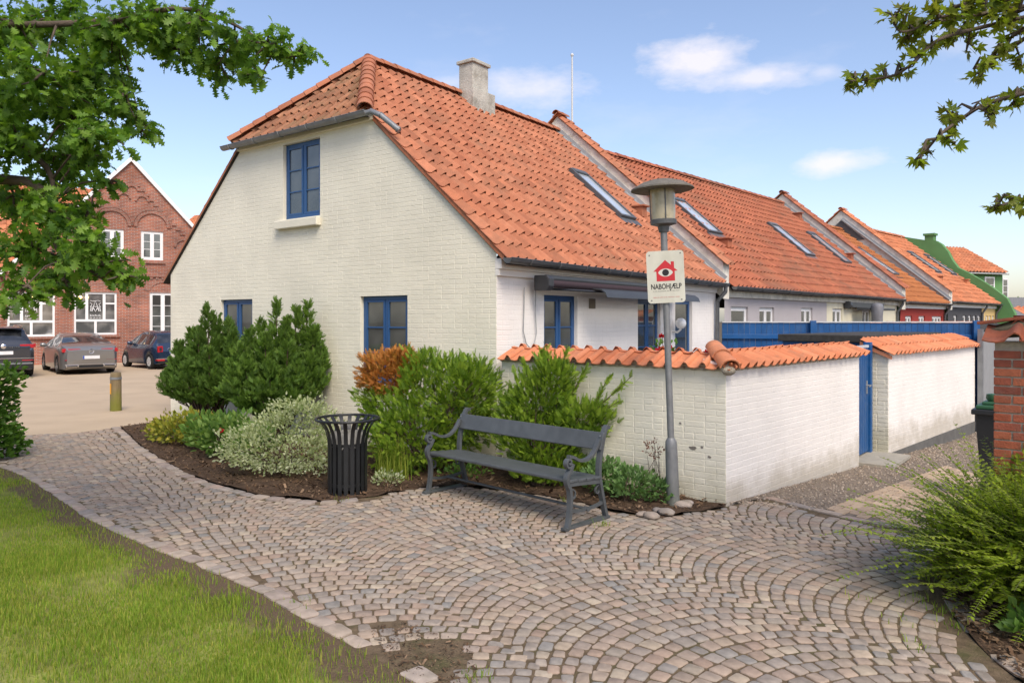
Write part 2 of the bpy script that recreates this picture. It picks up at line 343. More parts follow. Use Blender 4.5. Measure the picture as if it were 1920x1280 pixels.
def worn(x, y):                                   # trodden bare strip beside the edging and a worn patch
    e = min(segdist(x, y, LOW[i], LOW[i+1]) for i in range(len(LOW)-1)); w = 1-e/.55
    for (px, py, r_) in ((340, 1062, .6), (430, 1110, .4), (250, 1015, .35), (560, 1180, .3)):
        q = sheet_pt(px, py); w = max(w, 1.1-math.hypot(x-q[0], y-q[1])/r_)
    return max(0, min(1, w))
a_ = lawn.data.attributes.new('pv', 'FLOAT', 'POINT'); a_.data.foreach_set('value', [worn(v.co.x, v.co.y) for v in lawn.data.vertices])
def lawn_soil():
    nt, N, L = nodes_of(m['lawn']); b = N['Principled BSDF']; src = b.inputs['Base Color'].links[0].from_socket
    at_ = N.new('ShaderNodeAttribute'); at_.attribute_name = 'pv'; nz = N.new('ShaderNodeTexNoise'); nz.inputs['Scale'].default_value = 4.5; nz.inputs['Detail'].default_value = 7; nz.inputs['Roughness'].default_value = .7
    g = N.new('ShaderNodeNewGeometry'); L.new(g.outputs['Position'], nz.inputs['Vector']); ad = N.new('ShaderNodeMath'); ad.operation = 'ADD'; L.new(at_.outputs['Fac'], ad.inputs[0]); L.new(nz.outputs[0], ad.inputs[1])
    mr = N.new('ShaderNodeMapRange'); L.new(ad.outputs[0], mr.inputs[0]); mr.inputs[1].default_value = .85; mr.inputs[2].default_value = 1.1
    mx = N.new('ShaderNodeMixRGB'); L.new(mr.outputs[0], mx.inputs[0]); L.new(src, mx.inputs[1]); mx.inputs[2].default_value = (.13, .092, .06, 1); L.new(mx.outputs[0], b.inputs['Base Color'])
lawn_soil()
PARK = [(-45, 11.3), sheet_pt(-60, 830), sheet_pt(50, 816), sheet_pt(140, 812), sheet_pt(225, 801), sheet_pt(255, 797), (-6.55, 14.2), (-3.6, 18), (-3, 62), (-60, 62)]
park = ground_sheet('parking_area', PARK, .004, m['parking'], 3)
BED = [sheet_pt(255, 797)]+TOPL+BENCHE+[(2.25, 7.75), (-.1, 9.6), (-6.6, 14.3)]
bed = ground_sheet('planting_bed', BED, .02, m['soil'], .2, rough=.018)
YARD = TOPR+[RIGHT[0], (4.6, 6.2), (9, 9), (16, 15.5), (14, 19.5), (10.2, 15.8), (WCX+.05, WCY+.05)]
yard = ground_sheet('gravel_yard', YARD, .003, m['gravel'], .4)
SHB = RIGHT+[(6.5, 1.8), (6.5, 6.2), (4.4, 6.1)]
shb = ground_sheet('shrub_bed', SHB, .015, m['soil'], .25, rough=.012)
# --- cobbles in segmental arcs
EA = Vector((-.59, .81)).normalized(); EB = Vector((EA.y, -EA.x))
def stone_mesh(cs, h, z0, inset=.0085, jit=.007, rnd=None):
    """rounded block from 4 plan corners: (verts, faces)"""
    r = rnd or random
    c = [Vector(p) for p in cs]; cen = sum(c, Vector((0, 0)))/4
    ring = []
    for i in range(4):
        p = c[i]+Vector((r.uniform(-jit, jit), r.uniform(-jit, jit))); a = c[i-1]; b = c[(i+1) % 4]
        k = .12
        ring += [p.lerp(a, k*r.uniform(.7, 1.2)), p.lerp(b, k*r.uniform(.7, 1.2))]
    V = [(p.x, p.y, z0) for p in ring]
    tilt = Vector((r.uniform(-.035, .035), r.uniform(-.035, .035)))
    ins = lambda p, d: p+(cen-p).normalized()*d
    for d, hh in ((.0015, h-.004), (inset, h)):
        for p in ring:
            q = ins(p, d); V.append((q.x, q.y, z0+hh+(q-cen).dot(tilt)))
    Fs = []
    for k in range(2):
        for i in range(8): Fs.append((k*8+i, k*8+(i+1) % 8, (k+1)*8+(i+1) % 8, (k+1)*8+i))
    Fs.append(tuple(range(16, 24)))
    return V, Fs
def edge_dist(x, y, lines):
    return min(segdist(x, y, l[i], l[i+1]) for l in lines for i in range(len(l)-1))
EDGES = [LOW, TOPL, TOPR, RIGHT]
bare = [(sheet_pt(800, 1235), .27, .24), (sheet_pt(735, 1175), .1, .08)]
stones = []
Wl = 1.75; HA = R(51); Rr = Wl/2/math.sin(HA); nst = int(round(2*HA*Rr/.107)); rowp = .113
for k in range(-7, 6):
    bc = 2.5+Wl*(k+.5)
    for i in range(-40, 200):
        off = random.uniform(-.4, .4)
        fs = [-HA+2*HA*(j+(off if 0 < j < nst else 0)*.5+(random.uniform(-.12, .12) if 0 < j < nst else 0))/nst for j in range(nst+1)]
        for j in range(nst):
            f = (fs[j]+fs[j+1])/2; hw_ = Rr*(fs[j+1]-fs[j])/2; hh_ = rowp*math.cos(f)/2*random.uniform(.97, 1.05); ca, sa = math.cos(f), math.sin(f)
            a = i*rowp+Rr*(ca-math.cos(HA)); bb = bc+Rr*sa; fk = hh_/Rr*hw_          # block set square to the arc, a touch wedge-shaped
            cs = [EA*(a-sa*u+ca*v)+EB*(bb+ca*u+sa*v) for u, v in ((-hw_+fk, -hh_), (hw_-fk, -hh_), (hw_+fk, hh_), (-hw_-fk, hh_))]
            cen = sum(cs, Vector((0, 0)))/4
            if cen.y < 2.6 or cen.y > 14 or cen.x < -11 or cen.x > 6.5: continue
            if abs(cen.x) > cen.y*.78+.4: continue
            if not inpoly(cen.x, cen.y, PATH): continue
            if edge_dist(cen.x, cen.y, EDGES) < .125: continue
            if any(((cen.x-p[0])/rx)**2+((cen.y-p[1])/ry)**2 < random.uniform(.7, 1.25) for p, rx, ry in bare): continue
            if (cen-Vector((WCX, WCY))).length < .12: continue
            g = .0092
            cs = [p+(cen-p).normalized()*g for p in cs]
            a0 = (cs[1]-cs[0]).cross(cs[2]-cs[1])
            if a0 < 0: cs = cs[::-1]
            stones.append((cen, cs))
stones.sort(key=lambda s: s[0].length)
def put_piece(name, V, Fs, cen, z, material, parent):
    mb = MB(); mb.add([(x-cen[0], y-cen[1], q-z) for x, y, q in V], Fs)
    o = mb.build(name, material, parent, smooth=32); o.location = (cen[0], cen[1], z); return o
rest = MB(); vis = [s for s in stones if s[0].y > 3.62]; far = [s for s in stones if s[0].y <= 3.62]
for n, (cen, cs) in enumerate(vis+far):
    z = hgt(cen.x, cen.y); h = .0075+random.uniform(-.002, .004)
    V, Fs = stone_mesh(cs, h, z)
    if n < 300: put_piece('cobble', V, Fs, cen, z, m['cobble'], path)
    else: rest.add(V, Fs, 0, random.random())
rest.build('cobbles', m['cobble'], path, smooth=32, kind='stuff')
def edging(line, wid, length, side, skip=None, name='edge_stone', hh=.013):
    pts = resample(line, length)
    for a, b in zip(pts[:-1], pts[1:]):
        A, B = Vector(a), Vector(b); d = (B-A).normalized(); nrm = Vector((-d.y, d.x))*side; c = (A+B)/2+nrm*wid/2
        if skip and skip(c): continue
        if c.y > 14 or abs(c.x) > c.y*.8+.5 or c.y < 2.4: continue
        w = wid*random.uniform(.85, 1.08); e = .008
        cs = [A+d*e, B-d*e, B-d*e+nrm*w, A+d*e+nrm*w]
        if (cs[1]-cs[0]).cross(cs[2]-cs[1]) < 0: cs = cs[::-1]
        z = hgt(c.x, c.y); V, Fs = stone_mesh(cs, hh+random.uniform(-.004, .006), z, .014, .012)
        put_piece(name, V, Fs, c, z, m['edge'], path)
edging(LOW, .125, .2, 1, lambda c: any(((c.x-p[0])/rx)**2+((c.y-p[1])/ry)**2 < .9 for p, rx, ry in bare[1:]) or (4.0 < c.y < 4.7 and random.random() < .35))
edging(TOPL, .13, .2, -1)
edging(TOPR, .12, .3, 1)
edging(RIGHT[2:], .14, .3, 1, lambda c: random.random() < .15)
# tan pavers of the side lane
pax = Vector((.70, .714)).normalized(); pay = Vector((-pax.y, pax.x)); p0 = Vector(TOPR[2])
for r_ in range(-6, 14):
    for c_ in range(-2, 26):
        a = (c_+(.5 if r_ % 2 else 0))*.215; b = -r_*.108-.1
        cen = p0+pax*a+pay*b
        if not inpoly(cen.x, cen.y, YARD) or edge_dist(cen.x, cen.y, [TOPR]) < .17: continue
        sd_ = (cen-Vector((WCX, WCY))).dot(pay)
        if sd_ > -.78 or cen.x > 6.3 or cen.x-cen.y*.5 > 2.05: continue
        cs = [cen+pax*sx*.1035+pay*sy*.05 for sx, sy in ((-1, -1), (1, -1), (1, 1), (-1, 1))]
        z = hgt(cen.x, cen.y)+.002; V, Fs = stone_mesh(cs, .014+random.uniform(-.002, .002), z, .006, .0015)
        put_piece('paver', V, Fs, cen, z, m['paver'], yard)
# loose gravel, bark litter, grass
def rand_in(poly, n, dens=None):
    xs = [p[0] for p in poly]; ys = [p[1] for p in poly]; out = []
    while len(out) < n:
        x = random.uniform(min(xs), max(xs)); y = random.uniform(min(ys), max(ys))
        if inpoly(x, y, poly) and (dens is None or random.random() < dens(x, y)): out.append((x, y))
    return out
def rot_rand(n):
    D = rng.normal(size=(n, 3)); return frames(D, rng.uniform(0, 6.28, n))
peb = np.array([(1, 0, 0), (0, 1, 0), (-1, 0, 0), (0, -1, 0), (0, 0, .7), (0, 0, -.7)])*np.array([1, .75, 1]); pebF = [(0, 1, 4), (1, 2, 4), (2, 3, 4), (3, 0, 4), (1, 0, 5), (2, 1, 5), (3, 2, 5), (0, 3, 5)]
vis_f = lambda x, y: 1.0 if (abs(x) < y*.72+.3 and y > 2.5) else 0
pp = rand_in([(WCX, WCY), (TOPR[2][0]+.05, TOPR[2][1]+.1), (4.6, 8.4), (8.5, 11.6), (15, 17), (13, 19), (9.6, 15.2), (5.7, 11.2)], 9000, vis_f)
P = np.array([(x, y, hgt(x, y)+.008) for x, y in pp]); tag(scatter('gravel', peb, pebF, P, rot_rand(len(P)), rng.uniform(.008, .02, len(P)), rng.random(len(P)), m['pebble']), 'brown loose gravel along the foot of the garden walls', 'gravel', kind='stuff')
chipT = [(-1, -.35, 0), (1, -.25, .1), (.8, .4, .25), (-.9, .3, .1)]
pp = rand_in(BED, 9000, vis_f)+rand_in(SHB, 3500, vis_f)+rand_in([sheet_pt(*q) for q in ((690, 1180), (760, 1165), (880, 1210), (900, 1290), (760, 1290))], 700)
P = np.array([(x, y, hgt(x, y)+(.03 if i < 12500 else .012)) for i, (x, y) in enumerate(pp)]); n = len(P)
Rm = frames(np.stack([rng.normal(size=n), rng.normal(size=n), rng.normal(size=n)*.25], 1), rng.normal(size=n)*.4)
tag(scatter('bark_litter', chipT, [(0, 1, 2, 3)], P, Rm, np.exp(rng.normal(-4.2, .45, n))*np.where(np.arange(n) < 12500, 1, .45), rng.random(n), m['chip']), 'dark bark chips and dry leaves on the bed soil', 'litter', kind='stuff')
def patch(x, y): return .5+.5*math.sin(x*2.3+1.7*math.sin(y*1.9))*math.sin(y*2.7+1.3*math.sin(x*2.1))
def lawn_d(x, y):
    if not vis_f(x, y): return 0
    e = edge_dist(x, y, [LOW]); d = .12+.88*patch(x, y)
    d *= 1.0-.93*sstep(.25, .8, worn(x, y)+.22*math.sin(x*7+y*3)*math.sin(y*6))
    return d*min(1, 5.5/y)
pp = rand_in(LAWN, 66000, lawn_d)+[(x-abs(random.gauss(0, .1)), y-abs(random.gauss(0, .1))) for x, y in resample(LOW, .012)]; P = np.array([(x, y, .004) for x, y in pp]); n = len(P)
bl = [(-.5, 0, 0), (.5, 0, 0), (-.36, .12, .55), (.36, .12, .55), (0, .42, 1)]; blF = [(0, 1, 3), (0, 3, 2), (2, 3, 4)]
an = rng.uniform(0, 6.28, n); Rm = np.zeros((n, 3, 3)); c, s_ = np.cos(an), np.sin(an); Rm[:, 0, 0] = c; Rm[:, 0, 1] = -s_; Rm[:, 1, 0] = s_; Rm[:, 1, 1] = c; Rm[:, 2, 2] = 1
hh = rng.uniform(.018, .05, n)*np.array([.65+.8*patch(x*1.7+3, y*1.3) for x, y in pp]); sc3 = np.stack([rng.uniform(.003, .006, n), hh*rng.uniform(.5, 1.3, n), hh], 1)
tag(scatter('grass', bl, blF, P, Rm, sc3, np.clip(rng.normal(.46, .2, n)+.5*np.array([patch(x*.8, y*.8)-.5 for x, y in pp]), 0, 1), m['lawnblade']), 'short mown grass with thin bare patches beside the path', 'grass', kind='stuff')
# tufts of weed in the cobble joints
tp = []
for (px, py, k) in [(1745, 1085, 60), (1720, 1125, 24), (1768, 1150, 26), (1728, 1215, 16), (1705, 1070, 16), (1790, 1178, 26), (1130, 985, 30), (640, 940, 14), (890, 1270, 26), (1060, 940, 16), (1690, 1170, 10), (1600, 1120, 8), (560, 1135, 20)]:
    x, y = sheet_pt(px, py)
    for _ in range(k): tp.append((x+random.gauss(0, .05), y+random.gauss(0, .05), random.uniform(.02, .07)))
n = len(tp); P = np.array([(a, b, .004+hgt(a, b)) for a, b, _ in tp]); an = rng.uniform(0, 6.28, n); Rm = np.zeros((n, 3, 3)); c, s_ = np.cos(an), np.sin(an); Rm[:, 0, 0] = c; Rm[:, 0, 1] = -s_; Rm[:, 1, 0] = s_; Rm[:, 1, 1] = c; Rm[:, 2, 2] = 1
hh = np.array([q[2] for q in tp]); tag(scatter('joint_weeds', bl, blF, P, Rm, np.stack([np.full(n, .006), hh*1.5, hh], 1), rng.uniform(0, .4, n), m['lawnblade']), 'small grassy weeds growing in the cobble joints', 'weeds', kind='stuff')
# ------------------------------------------------------------------ wall, roof and window builders (house-local frames: facade faces +x, row runs along +y)
Z = Vector((0, 0, 1))
m['lead'] = mat('lead_flashing', (.33, .34, .345), .7, .12, 8)
def P3(O, A, a, b, N=None, n=0.0): return tuple(Vector(O)+Vector(A)*a+Z*b+(Vector(N)*n if N is not None else Vector((0, 0, 0))))
def wall_panel(name, parent, O, A, N, poly, holes, material, reveal=.13):
    mb = MB(); xs = sorted({h[0] for h in holes}|{h[2] for h in holes}|{min(p[0] for p in poly), max(p[0] for p in poly)})
    zs_all = (min(p[1] for p in poly), max(p[1] for p in poly))
    for x0, x1 in zip(xs[:-1], xs[1:]):
        zz = sorted({zs_all[0], zs_all[1]}|{h[1] for h in holes if h[0] <= x0 and h[2] >= x1}|{h[3] for h in holes if h[0] <= x0 and h[2] >= x1})
        for z0, z1 in zip(zz[:-1], zz[1:]):
            xc, zc = (x0+x1)/2, (z0+z1)/2
            if any(h[0] < xc < h[2] and h[1] < zc < h[3] for h in holes): continue
            c = clip_poly([(x0, z0), (x1, z0), (x1, z1), (x0, z1)], poly)
            if len(c) >= 3 and abs(area2(c)) > 1e-6: mb.add([P3(O, A, a, b) for a, b in c], [tuple(range(len(c)))])
    for (x0, z0, x1, z1) in holes:
        q = [(x0, z0), (x1, z0), (x1, z1), (x0, z1)]
        for i in range(4):
            a, b = q[i], q[(i+1) % 4]
            mb.add([P3(O, A, *a), P3(O, A, *b), P3(O, A, *b, N, -reveal), P3(O, A, *a, N, -reveal)], [(0, 3, 2, 1)])
    return mb.build(name, material, parent)
def brick_polys(poly, holes, bw=.24, bh=.0667, gap=.008, z0=None, shift=0):
    out = []; zmin = min(p[1] for p in poly) if z0 is None else z0; zmax = max(p[1] for p in poly); xmin = min(p[0] for p in poly); xmax = max(p[0] for p in poly)
    r = 0; z = zmin
    while z < zmax:
        x = xmin-bw+(bw/2 if r % 2 else 0)+shift; k = r
        while x < xmax:
            w = bw if (k % 3) else bw/2
            k += 1
            a0, a1, b0, b1 = x+gap/2, x+w-gap/2, z+gap/2, z+bh-gap/2; x += w
            segs = [(a0, a1)]
            for h in holes:
                if h[1]-.02 < (b0+b1)/2 < h[3]+.02:
                    ns = []
                    for s0, s1 in segs:
                        if s1 <= h[0] or s0 >= h[2]: ns.append((s0, s1)); continue
                        if s0 < h[0]: ns.append((s0, h[0]-.003))
                        if s1 > h[2]: ns.append((h[2]+.003, s1))
                    segs = ns
            for s0, s1 in segs:
                if s1-s0 < .02: continue
                c = clip_poly([(s0, b0), (s1, b0), (s1, b1), (s0, b1)], poly)
                if len(c) >= 3 and area2(c) > 2e-4: out.append(c)
        z += bh; r += 1
    return out
def brick_shape(c, O, A, N, proud, bev=.007):
    n = len(c); cx = sum(p[0] for p in c)/n; cz = sum(p[1] for p in c)/n; V = [P3(O, A, a, b, N, 0.0) for a, b in c]
    for a, b in c:
        d = math.hypot(cx-a, cz-b) or 1; V.append(P3(O, A, a+(cx-a)/d*bev, b+(cz-b)/d*bev, N, proud))
    return V, [(i, (i+1) % n, n+(i+1) % n, n+i) for i in range(n)]+[tuple(range(n, 2*n))]
def bricks(parent, O, A, N, poly, holes, material, proud=.004, indiv=0, key=None, **kw):
    ps = brick_polys(poly, holes, **kw)
    if indiv and key: ps.sort(key=key)
    mb = MB()
    for i, c in enumerate(ps):
        pr = proud*random.uniform(.6, 1.4); V, Fs = brick_shape(c, O, A, N, pr)
        if i < indiv:
            cen = Vector(V[0]); b = MB(); b.add([tuple(Vector(v)-cen) for v in V], Fs); o = b.build('brick', material, parent); o.location = cen
        else: mb.add(V, Fs, 0, random.random())
    if mb.v: mb.build('bricks', material, parent, kind='stuff')
TPROF = [(0, .004), (.03, -.003), (.075, -.008), (.12, 0), (.15, .022), (.175, .034), (.2, .028), (.214, .008)]
def tile_geo(w=.2, g=.32, lap=.06, raise_=.031, thick=.011):
    k = w/.2; V = []; n = len(TPROF)
    for (y, dz, q) in ((0, -thick, 1), (0, 0, 1), (g+lap, 0, 0)):     # the roll lifts more than the trough at the lower end
        for x, z in TPROF: V.append((x*k, y, z*k*1.15+dz+q*raise_*(.55+.75*max(0, z)/.034)))
    Fs = [(r*n+i, r*n+i+1, (r+1)*n+i+1, (r+1)*n+i) for r in range(2) for i in range(n-1)]
    # closing cheeks
    Fs += [(0, n, 2*n), (n-1, 3*n-1, 2*n-1)]
    return V, Fs
_tm = {}
def tile_mesh(material, w, g):
    key = (material.name, w, g)
    if key not in _tm:
        b = MB(); V, Fs = tile_geo(w, g); b.add(V, Fs); me = b.mesh('roof_tile', 60); me.materials.append(material); _tm[key] = me
    return _tm[key]
def roof_slope(parent, O, e1, e2, width, length, material, indiv=0, cuts=(), w=.2, g=.32, keyf=None, name='roof_tile', x0=0, rag=.004, lift=.031):
    O, e1, e2 = Vector(O), Vector(e1).normalized(), Vector(e2).normalized(); n = e1.cross(e2)
    tl = []
    nc = int(round((width-x0)/w)); nr = int(math.ceil(length/g-.01))
    for r in range(nr):
        for c in range(nc): tl.append((r, c))
    def pos(r, c): return O+e1*(x0+c*w)+e2*(r*g)
    if keyf: tl.sort(key=lambda t: keyf(pos(*t)))
    TV, TF = tile_geo(w, g, raise_=lift); TV = [Vector(v) for v in TV]
    mb = MB(); k = 0; B = Matrix((e1, e2, n)).transposed()
    for (r, c) in tl:
        p = pos(r, c)+n*random.uniform(-rag, rag)+e2*random.uniform(-rag, rag)
        corners = [p, p+e1*w, p+e2*(g+.06), p+e1*w+e2*(g+.06)]
        sd = [[(q-Vector(co_)).dot(Vector(no)) for q in corners] for co_, no in cuts]
        if any(max(s) < 0 for s in sd): continue
        cut = any(min(s) < 0 for s in sd)
        tall = r == nr-1 and (r*g+g+.06) > length+.07
        if k < indiv and not cut and not tall:
            o = bpy.data.objects.new(name, tile_mesh(material, w, g)); COL.objects.link(o); o.parent = parent
            o.matrix_local = Matrix.Translation(p) @ B.to_4x4() @ Matrix.Rotation(random.uniform(-.008, .008), 4, 'Z'); k += 1
        else:
            ky = min(1, (length-r*g+.02)/(g+.06)) if tall else 1
            mb.add([tuple(p+e1*v.x+e2*(v.y*ky)+n*v.z) for v in TV], TF, 0, random.random())
    if not mb.v: return None
    me = mb.mesh(name+'s', 60)
    if cuts:
        bm = bmesh.new(); bm.from_mesh(me)
        for co_, no in cuts: bmesh.ops.bisect_plane(bm, geom=bm.verts[:]+bm.edges[:]+bm.faces[:], plane_co=co_, plane_no=no, clear_inner=True)
        bm.to_mesh(me); bm.free()
    o = link(name+'s', me, material, parent); o['kind'] = 'stuff'; return o
def ridge_tiles(parent, A, B, material, r=.105, step=.33, up=.02, name='ridge_tile'):
    A, B = Vector(A), Vector(B); d = (B-A).normalized(); L = (B-A).length; n = max(1, int(round(L/step))); step = L/n
    side = d.cross(Z).normalized(); u = side.cross(d)
    if u.z < 0: u = -u
    K = 8; V = []
    for (t, rr) in ((0, r*1.08), (step*1.12, r*.92)):
        for th in (0, -.014):
            for k in range(K+1):
                an = math.pi*k/K; V.append(Vector((math.cos(an)*(rr+th), t, math.sin(an)*(rr+th)*.9)))
    n1 = K+1; Fs = []
    for k in range(K):
        Fs += [(k, k+1, 2*n1+k+1, 2*n1+k), (n1+k+1, n1+k, 3*n1+k, 3*n1+k+1), (k+1, k, n1+k, n1+k+1), (2*n1+k, 2*n1+k+1, 3*n1+k+1, 3*n1+k)]
    b = MB(); b.add(V, Fs); me = b.mesh('ridge_tile', 50); me.materials.append(material)
    Bm = Matrix((side, d, u)).transposed().to_4x4()
    for i in range(n):
        o = bpy.data.objects.new(name, me); COL.objects.link(o); o.parent = parent
        o.matrix_local = Matrix.Translation(A+d*(i*step)+u*(up+random.uniform(-.004, .004))) @ Bm
def gutter(parent, A, B, r=.065, material=None, brackets=.7, name='gutter'):
    A, B = Vector(A), Vector(B); d = (B-A).normalized(); side = d.cross(Z).normalized(); mb = MB(); K = 8
    V = []
    for p in (A, B):
        for th in (0, -.004):
            for k in range(K+1):
                an = math.pi+math.pi*k/K; V.append(p+side*math.cos(an)*(r+th)+Z*math.sin(an)*(r+th))
    n1 = K+1; Fs = []
    for k in range(K): Fs += [(k, k+1, 2*n1+k+1, 2*n1+k), (n1+k+1, n1+k, 3*n1+k, 3*n1+k+1)]
    Fs += [tuple(range(n1)), tuple(range(3*n1-1, 2*n1-1, -1))]
    mb.add(V, Fs)
    for s in (-1, 1): mb.tube([A+side*s*r, B+side*s*r], .008, 6)
    L = (B-A).length; k = .25
    while k < L:
        p = A+d*k; pts = [p+side*math.cos(a)*(r+.006)+Z*math.sin(a)*(r+.006) for a in [math.pi+math.pi*i/8 for i in range(9)]]
        mb.tube(pts, .009, 5); k += brackets
    return mb.build(name, material or m['zinc'], parent, smooth=50)
def window(parent, M, w, h, cols=2, rows=3, fm=None, gm=None, fw=.055, name='window', mull=.05, transom=None, deep=.06):
    """M: matrix whose -y is outward, origin at bottom centre of the opening"""
    fm = fm or m['blue']; gm = gm or m['glass']
    f = MB(); x0, x1 = -w/2, w/2
    f.box((x0, 0, 0), (x0+fw, deep, h)); f.box((x1-fw, 0, 0), (x1, deep, h)); f.box((x0+fw, .001, h-fw), (x1-fw, deep-.001, h)); f.box((x0+fw, -.012, 0), (x1-fw, deep-.001, fw*1.1))
    o = f.build(name, fm, parent, bevel=.004); o.matrix_local = M
    iw = w-2*fw; ih = h-2.1*fw; zb = fw*1.1
    cw = (iw-mull*(cols-1))/cols
    for c in range(cols):
        a = x0+fw+c*(cw+mull); sb = MB(); t = .035
        if c: f2 = MB(); f2.box((a-mull, .002, zb), (a, deep-.002, zb+ih)); q = f2.build('mullion', fm, o, bevel=.003)
        sb.box((a+.002, -.008, zb+.002), (a+t, .03, zb+ih-.002)); sb.box((a+cw-t, -.008, zb+.002), (a+cw-.002, .03, zb+ih-.002)); sb.box((a+t, -.007, zb+.002), (a+cw-t, .029, zb+t)); sb.box((a+t, -.007, zb+ih-t), (a+cw-t, .029, zb+ih-.002))
        gh = ih-2*t
        edges = [0]+([transom] if transom else [(i+1)/rows for i in range(rows-1)])+[1]
        for e in edges[1:-1]: sb.box((a+t, -.006, zb+t+gh*e-.011), (a+cw-t, .028, zb+t+gh*e+.011))
        sb.build('sash', fm, o, bevel=.003)
        for e0, e1_ in zip(edges[:-1], edges[1:]):
            g = MB(); g.box((a+t-.002, .012, zb+t+gh*e0), (a+cw-t+.002, .018, zb+t+gh*e1_)); g.build('pane', gm, o)
    return o
def Mg(x, y, z): return Matrix.Translation((x, y, z))                                   # on a wall facing -y
def Mf(x, y, z): return Matrix.Translation((x, y, z)) @ Matrix.Rotation(R(90), 4, 'Z')  # on a wall facing +x
def skylight(parent, x, y, z, pitch_ang, w=.62, h=1.3, name='skylight'):
    e2 = Vector((-math.cos(pitch_ang), 0, math.sin(pitch_ang))); e1 = Vector((0, 1, 0)); n = e1.cross(e2)
    M = Matrix.Translation(Vector((x, y, z))+n*.03) @ Matrix((e1, e2, n)).transposed().to_4x4()
    f = MB(); t = .06
    f.box((0, 0, 0), (t, h, .09)); f.box((w-t, 0, 0), (w, h, .09)); f.box((t, 0, .001), (w-t, t, .088)); f.box((t, h-t*2, .001), (w-t, h, .1))
    o = f.build(name, m['darkzinc'], parent, bevel=.006); o.matrix_local = M
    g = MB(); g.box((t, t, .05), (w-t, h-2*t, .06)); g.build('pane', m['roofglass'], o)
    s = MB(); s.box((-.06, -.18, .0), (w+.06, -.005, .035)); s.build('flashing', m['darkzinc'], o)
    return o
def roof_hood(parent, x, y, z, pitch_ang, material):
    b = MB(); b.box((-.1, -.11, 0), (.14, .11, .22)); b.prism([(-.16, -.14), (.2, -.14), (.2, .14), (-.16, .14)], .22, .26)
    o = b.build('roof_vent', material, parent, bevel=.01); o.matrix_local = Matrix.Translation((x, y, z-.05)); return o
def parapet(parent, y, th, xr, zr, pitch, xe, rise, tilem, flash=True, name='parapet'):
    w = xe-xr; f = lambda x: zr-pitch*abs(x-xr)
    x2 = xr-2.2
    poly = [(xe, f(xe)-.35), (xe, f(xe)+rise), (xr, zr+rise), (x2, f(x2)+rise), (x2, f(x2)-.35), (xr, zr-.35)]
    mb = MB(); n = len(poly); V = [(a, y, b) for a, b in poly]+[(a, y+th, b) for a, b in poly]
    mb.add(V, [(0, 1, 2, 5), (5, 2, 3, 4), (n+5, n+2, n+1, n), (n+4, n+3, n+2, n+5)]+[(i, n+i, n+(i+1) % n, (i+1) % n) for i in range(n)])
    o = mb.build(name, m['plaster'], parent)
    an = math.atan(pitch); e2 = Vector((-math.cos(an), 0, math.sin(an))); L = w/math.cos(an); nn = Vector((math.sin(an), 0, math.cos(an)))
    roof_slope(o, Vector((xe+.08, y-.06, f(xe+.08)+rise+.02)), (0, 1, 0), e2, th+.1, L+.1, tilem, 400, w=(th+.1)/2, name='coping_tile')
    e2b = Vector((math.cos(an), 0, math.sin(an)))
    roof_slope(o, Vector((x2, y+th+.04, f(x2)+rise+.02)), (0, -1, 0), e2b, th+.1, 2.2/math.cos(an)+.06, tilem, 0, w=(th+.1)/2, name='back_coping_tile')
    ridge_tiles(o, (xr, y-.08, zr+rise+.05), (xr, y+th+.06, zr+rise+.05), tilem, .09, name='coping_ridge_tile')
    if flash:
        fb = MB()
        for i in range(int(L/.55)+1):
            a = Vector((xe, y, f(xe)))+e2*(i*.55); l = min(.56, L-i*.55)
            if l < .1: continue
            M = Matrix.Translation(a+nn*.02) @ Matrix((Vector((0, -1, 0)), e2, nn)).transposed().to_4x4()
            fb.box((0, 0, .03), (.012+.004*(i % 2), l, .13), M=M); fb.box((0, 0, .03), (.10, l, .05+.004*(i % 2)), M=M)
        fb.build('flashing', m['lead'], o)
    return o
def downpipe(parent, pts, r=.04, material=None):
    b = MB(); b.tube(pts, r, 10)
    for i in range(1, len(pts)):
        a, c = Vector(pts[i-1]), Vector(pts[i]); b.tube([a.lerp(c, .9), a.lerp(c, .96)], r*1.18, 10)
    return b.build('downpipe', material or m['zinc'], parent, smooth=50)
def deck(parent, pts, faces, name='roof'):
    b = MB(); b.add(pts, faces); return b.build(name, m['deck'], parent)
# ------------------------------------------------------------------ white corner house
H1O = (-.2, 9.55, 0); H1A = math.atan2(-.596, .803)
h1 = tag(empty('white_house', H1O, H1A), 'cream white brick corner house with orange tiled half-hipped roof and blue windows', 'house')
XR, ZR, PT = -4.015, 6.48, .90; AN = math.atan(PT); HL = 7.6
zroof = lambda x: ZR-PT*abs(x-XR)
gp = [(-8.03, -.15), (0, -.15), (0, 2.78), (-2.36, 4.9), (-5.67, 4.9), (-8.03, 2.78)]
gh = [(-4.482, 3.56, -3.539, 4.80), (-6.309, 1.0, -5.349, 2.265), (-2.595, .95, -1.61, 2.255)]
gw = wall_panel('gable_wall', h1, (0, 0, 0), (1, 0, 0), (0, -1, 0), gp, gh, m['cream'])
bricks(gw, (0, 0, 0), (1, 0, 0), (0, -1, 0), gp, gh, m['cream'], .002)
fp = [(0, -.4), (HL, -.4), (HL, 2.66), (0, 2.66)]
fh = [(1.096, .95, 2.004, 2.26), (3.997, .95, 4.9, 2.27), (5.545, -.1, 6.358, 2.30)]
fw_ = wall_panel('front_wall', h1, (0, 0, 0), (0, 1, 0), (1, 0, 0), fp, fh, m['white'])
bricks(fw_, (0, 0, 0), (0, 1, 0), (1, 0, 0), [(0, .9), (HL, .9), (HL, 2.47), (0, 2.47)], fh, m['white'], .002)
lw = MB(); lw.box((-8.03, .02, -.2), (-7.9, HL, 2.75)); lw.build('rear_wall', m['cream'], h1)
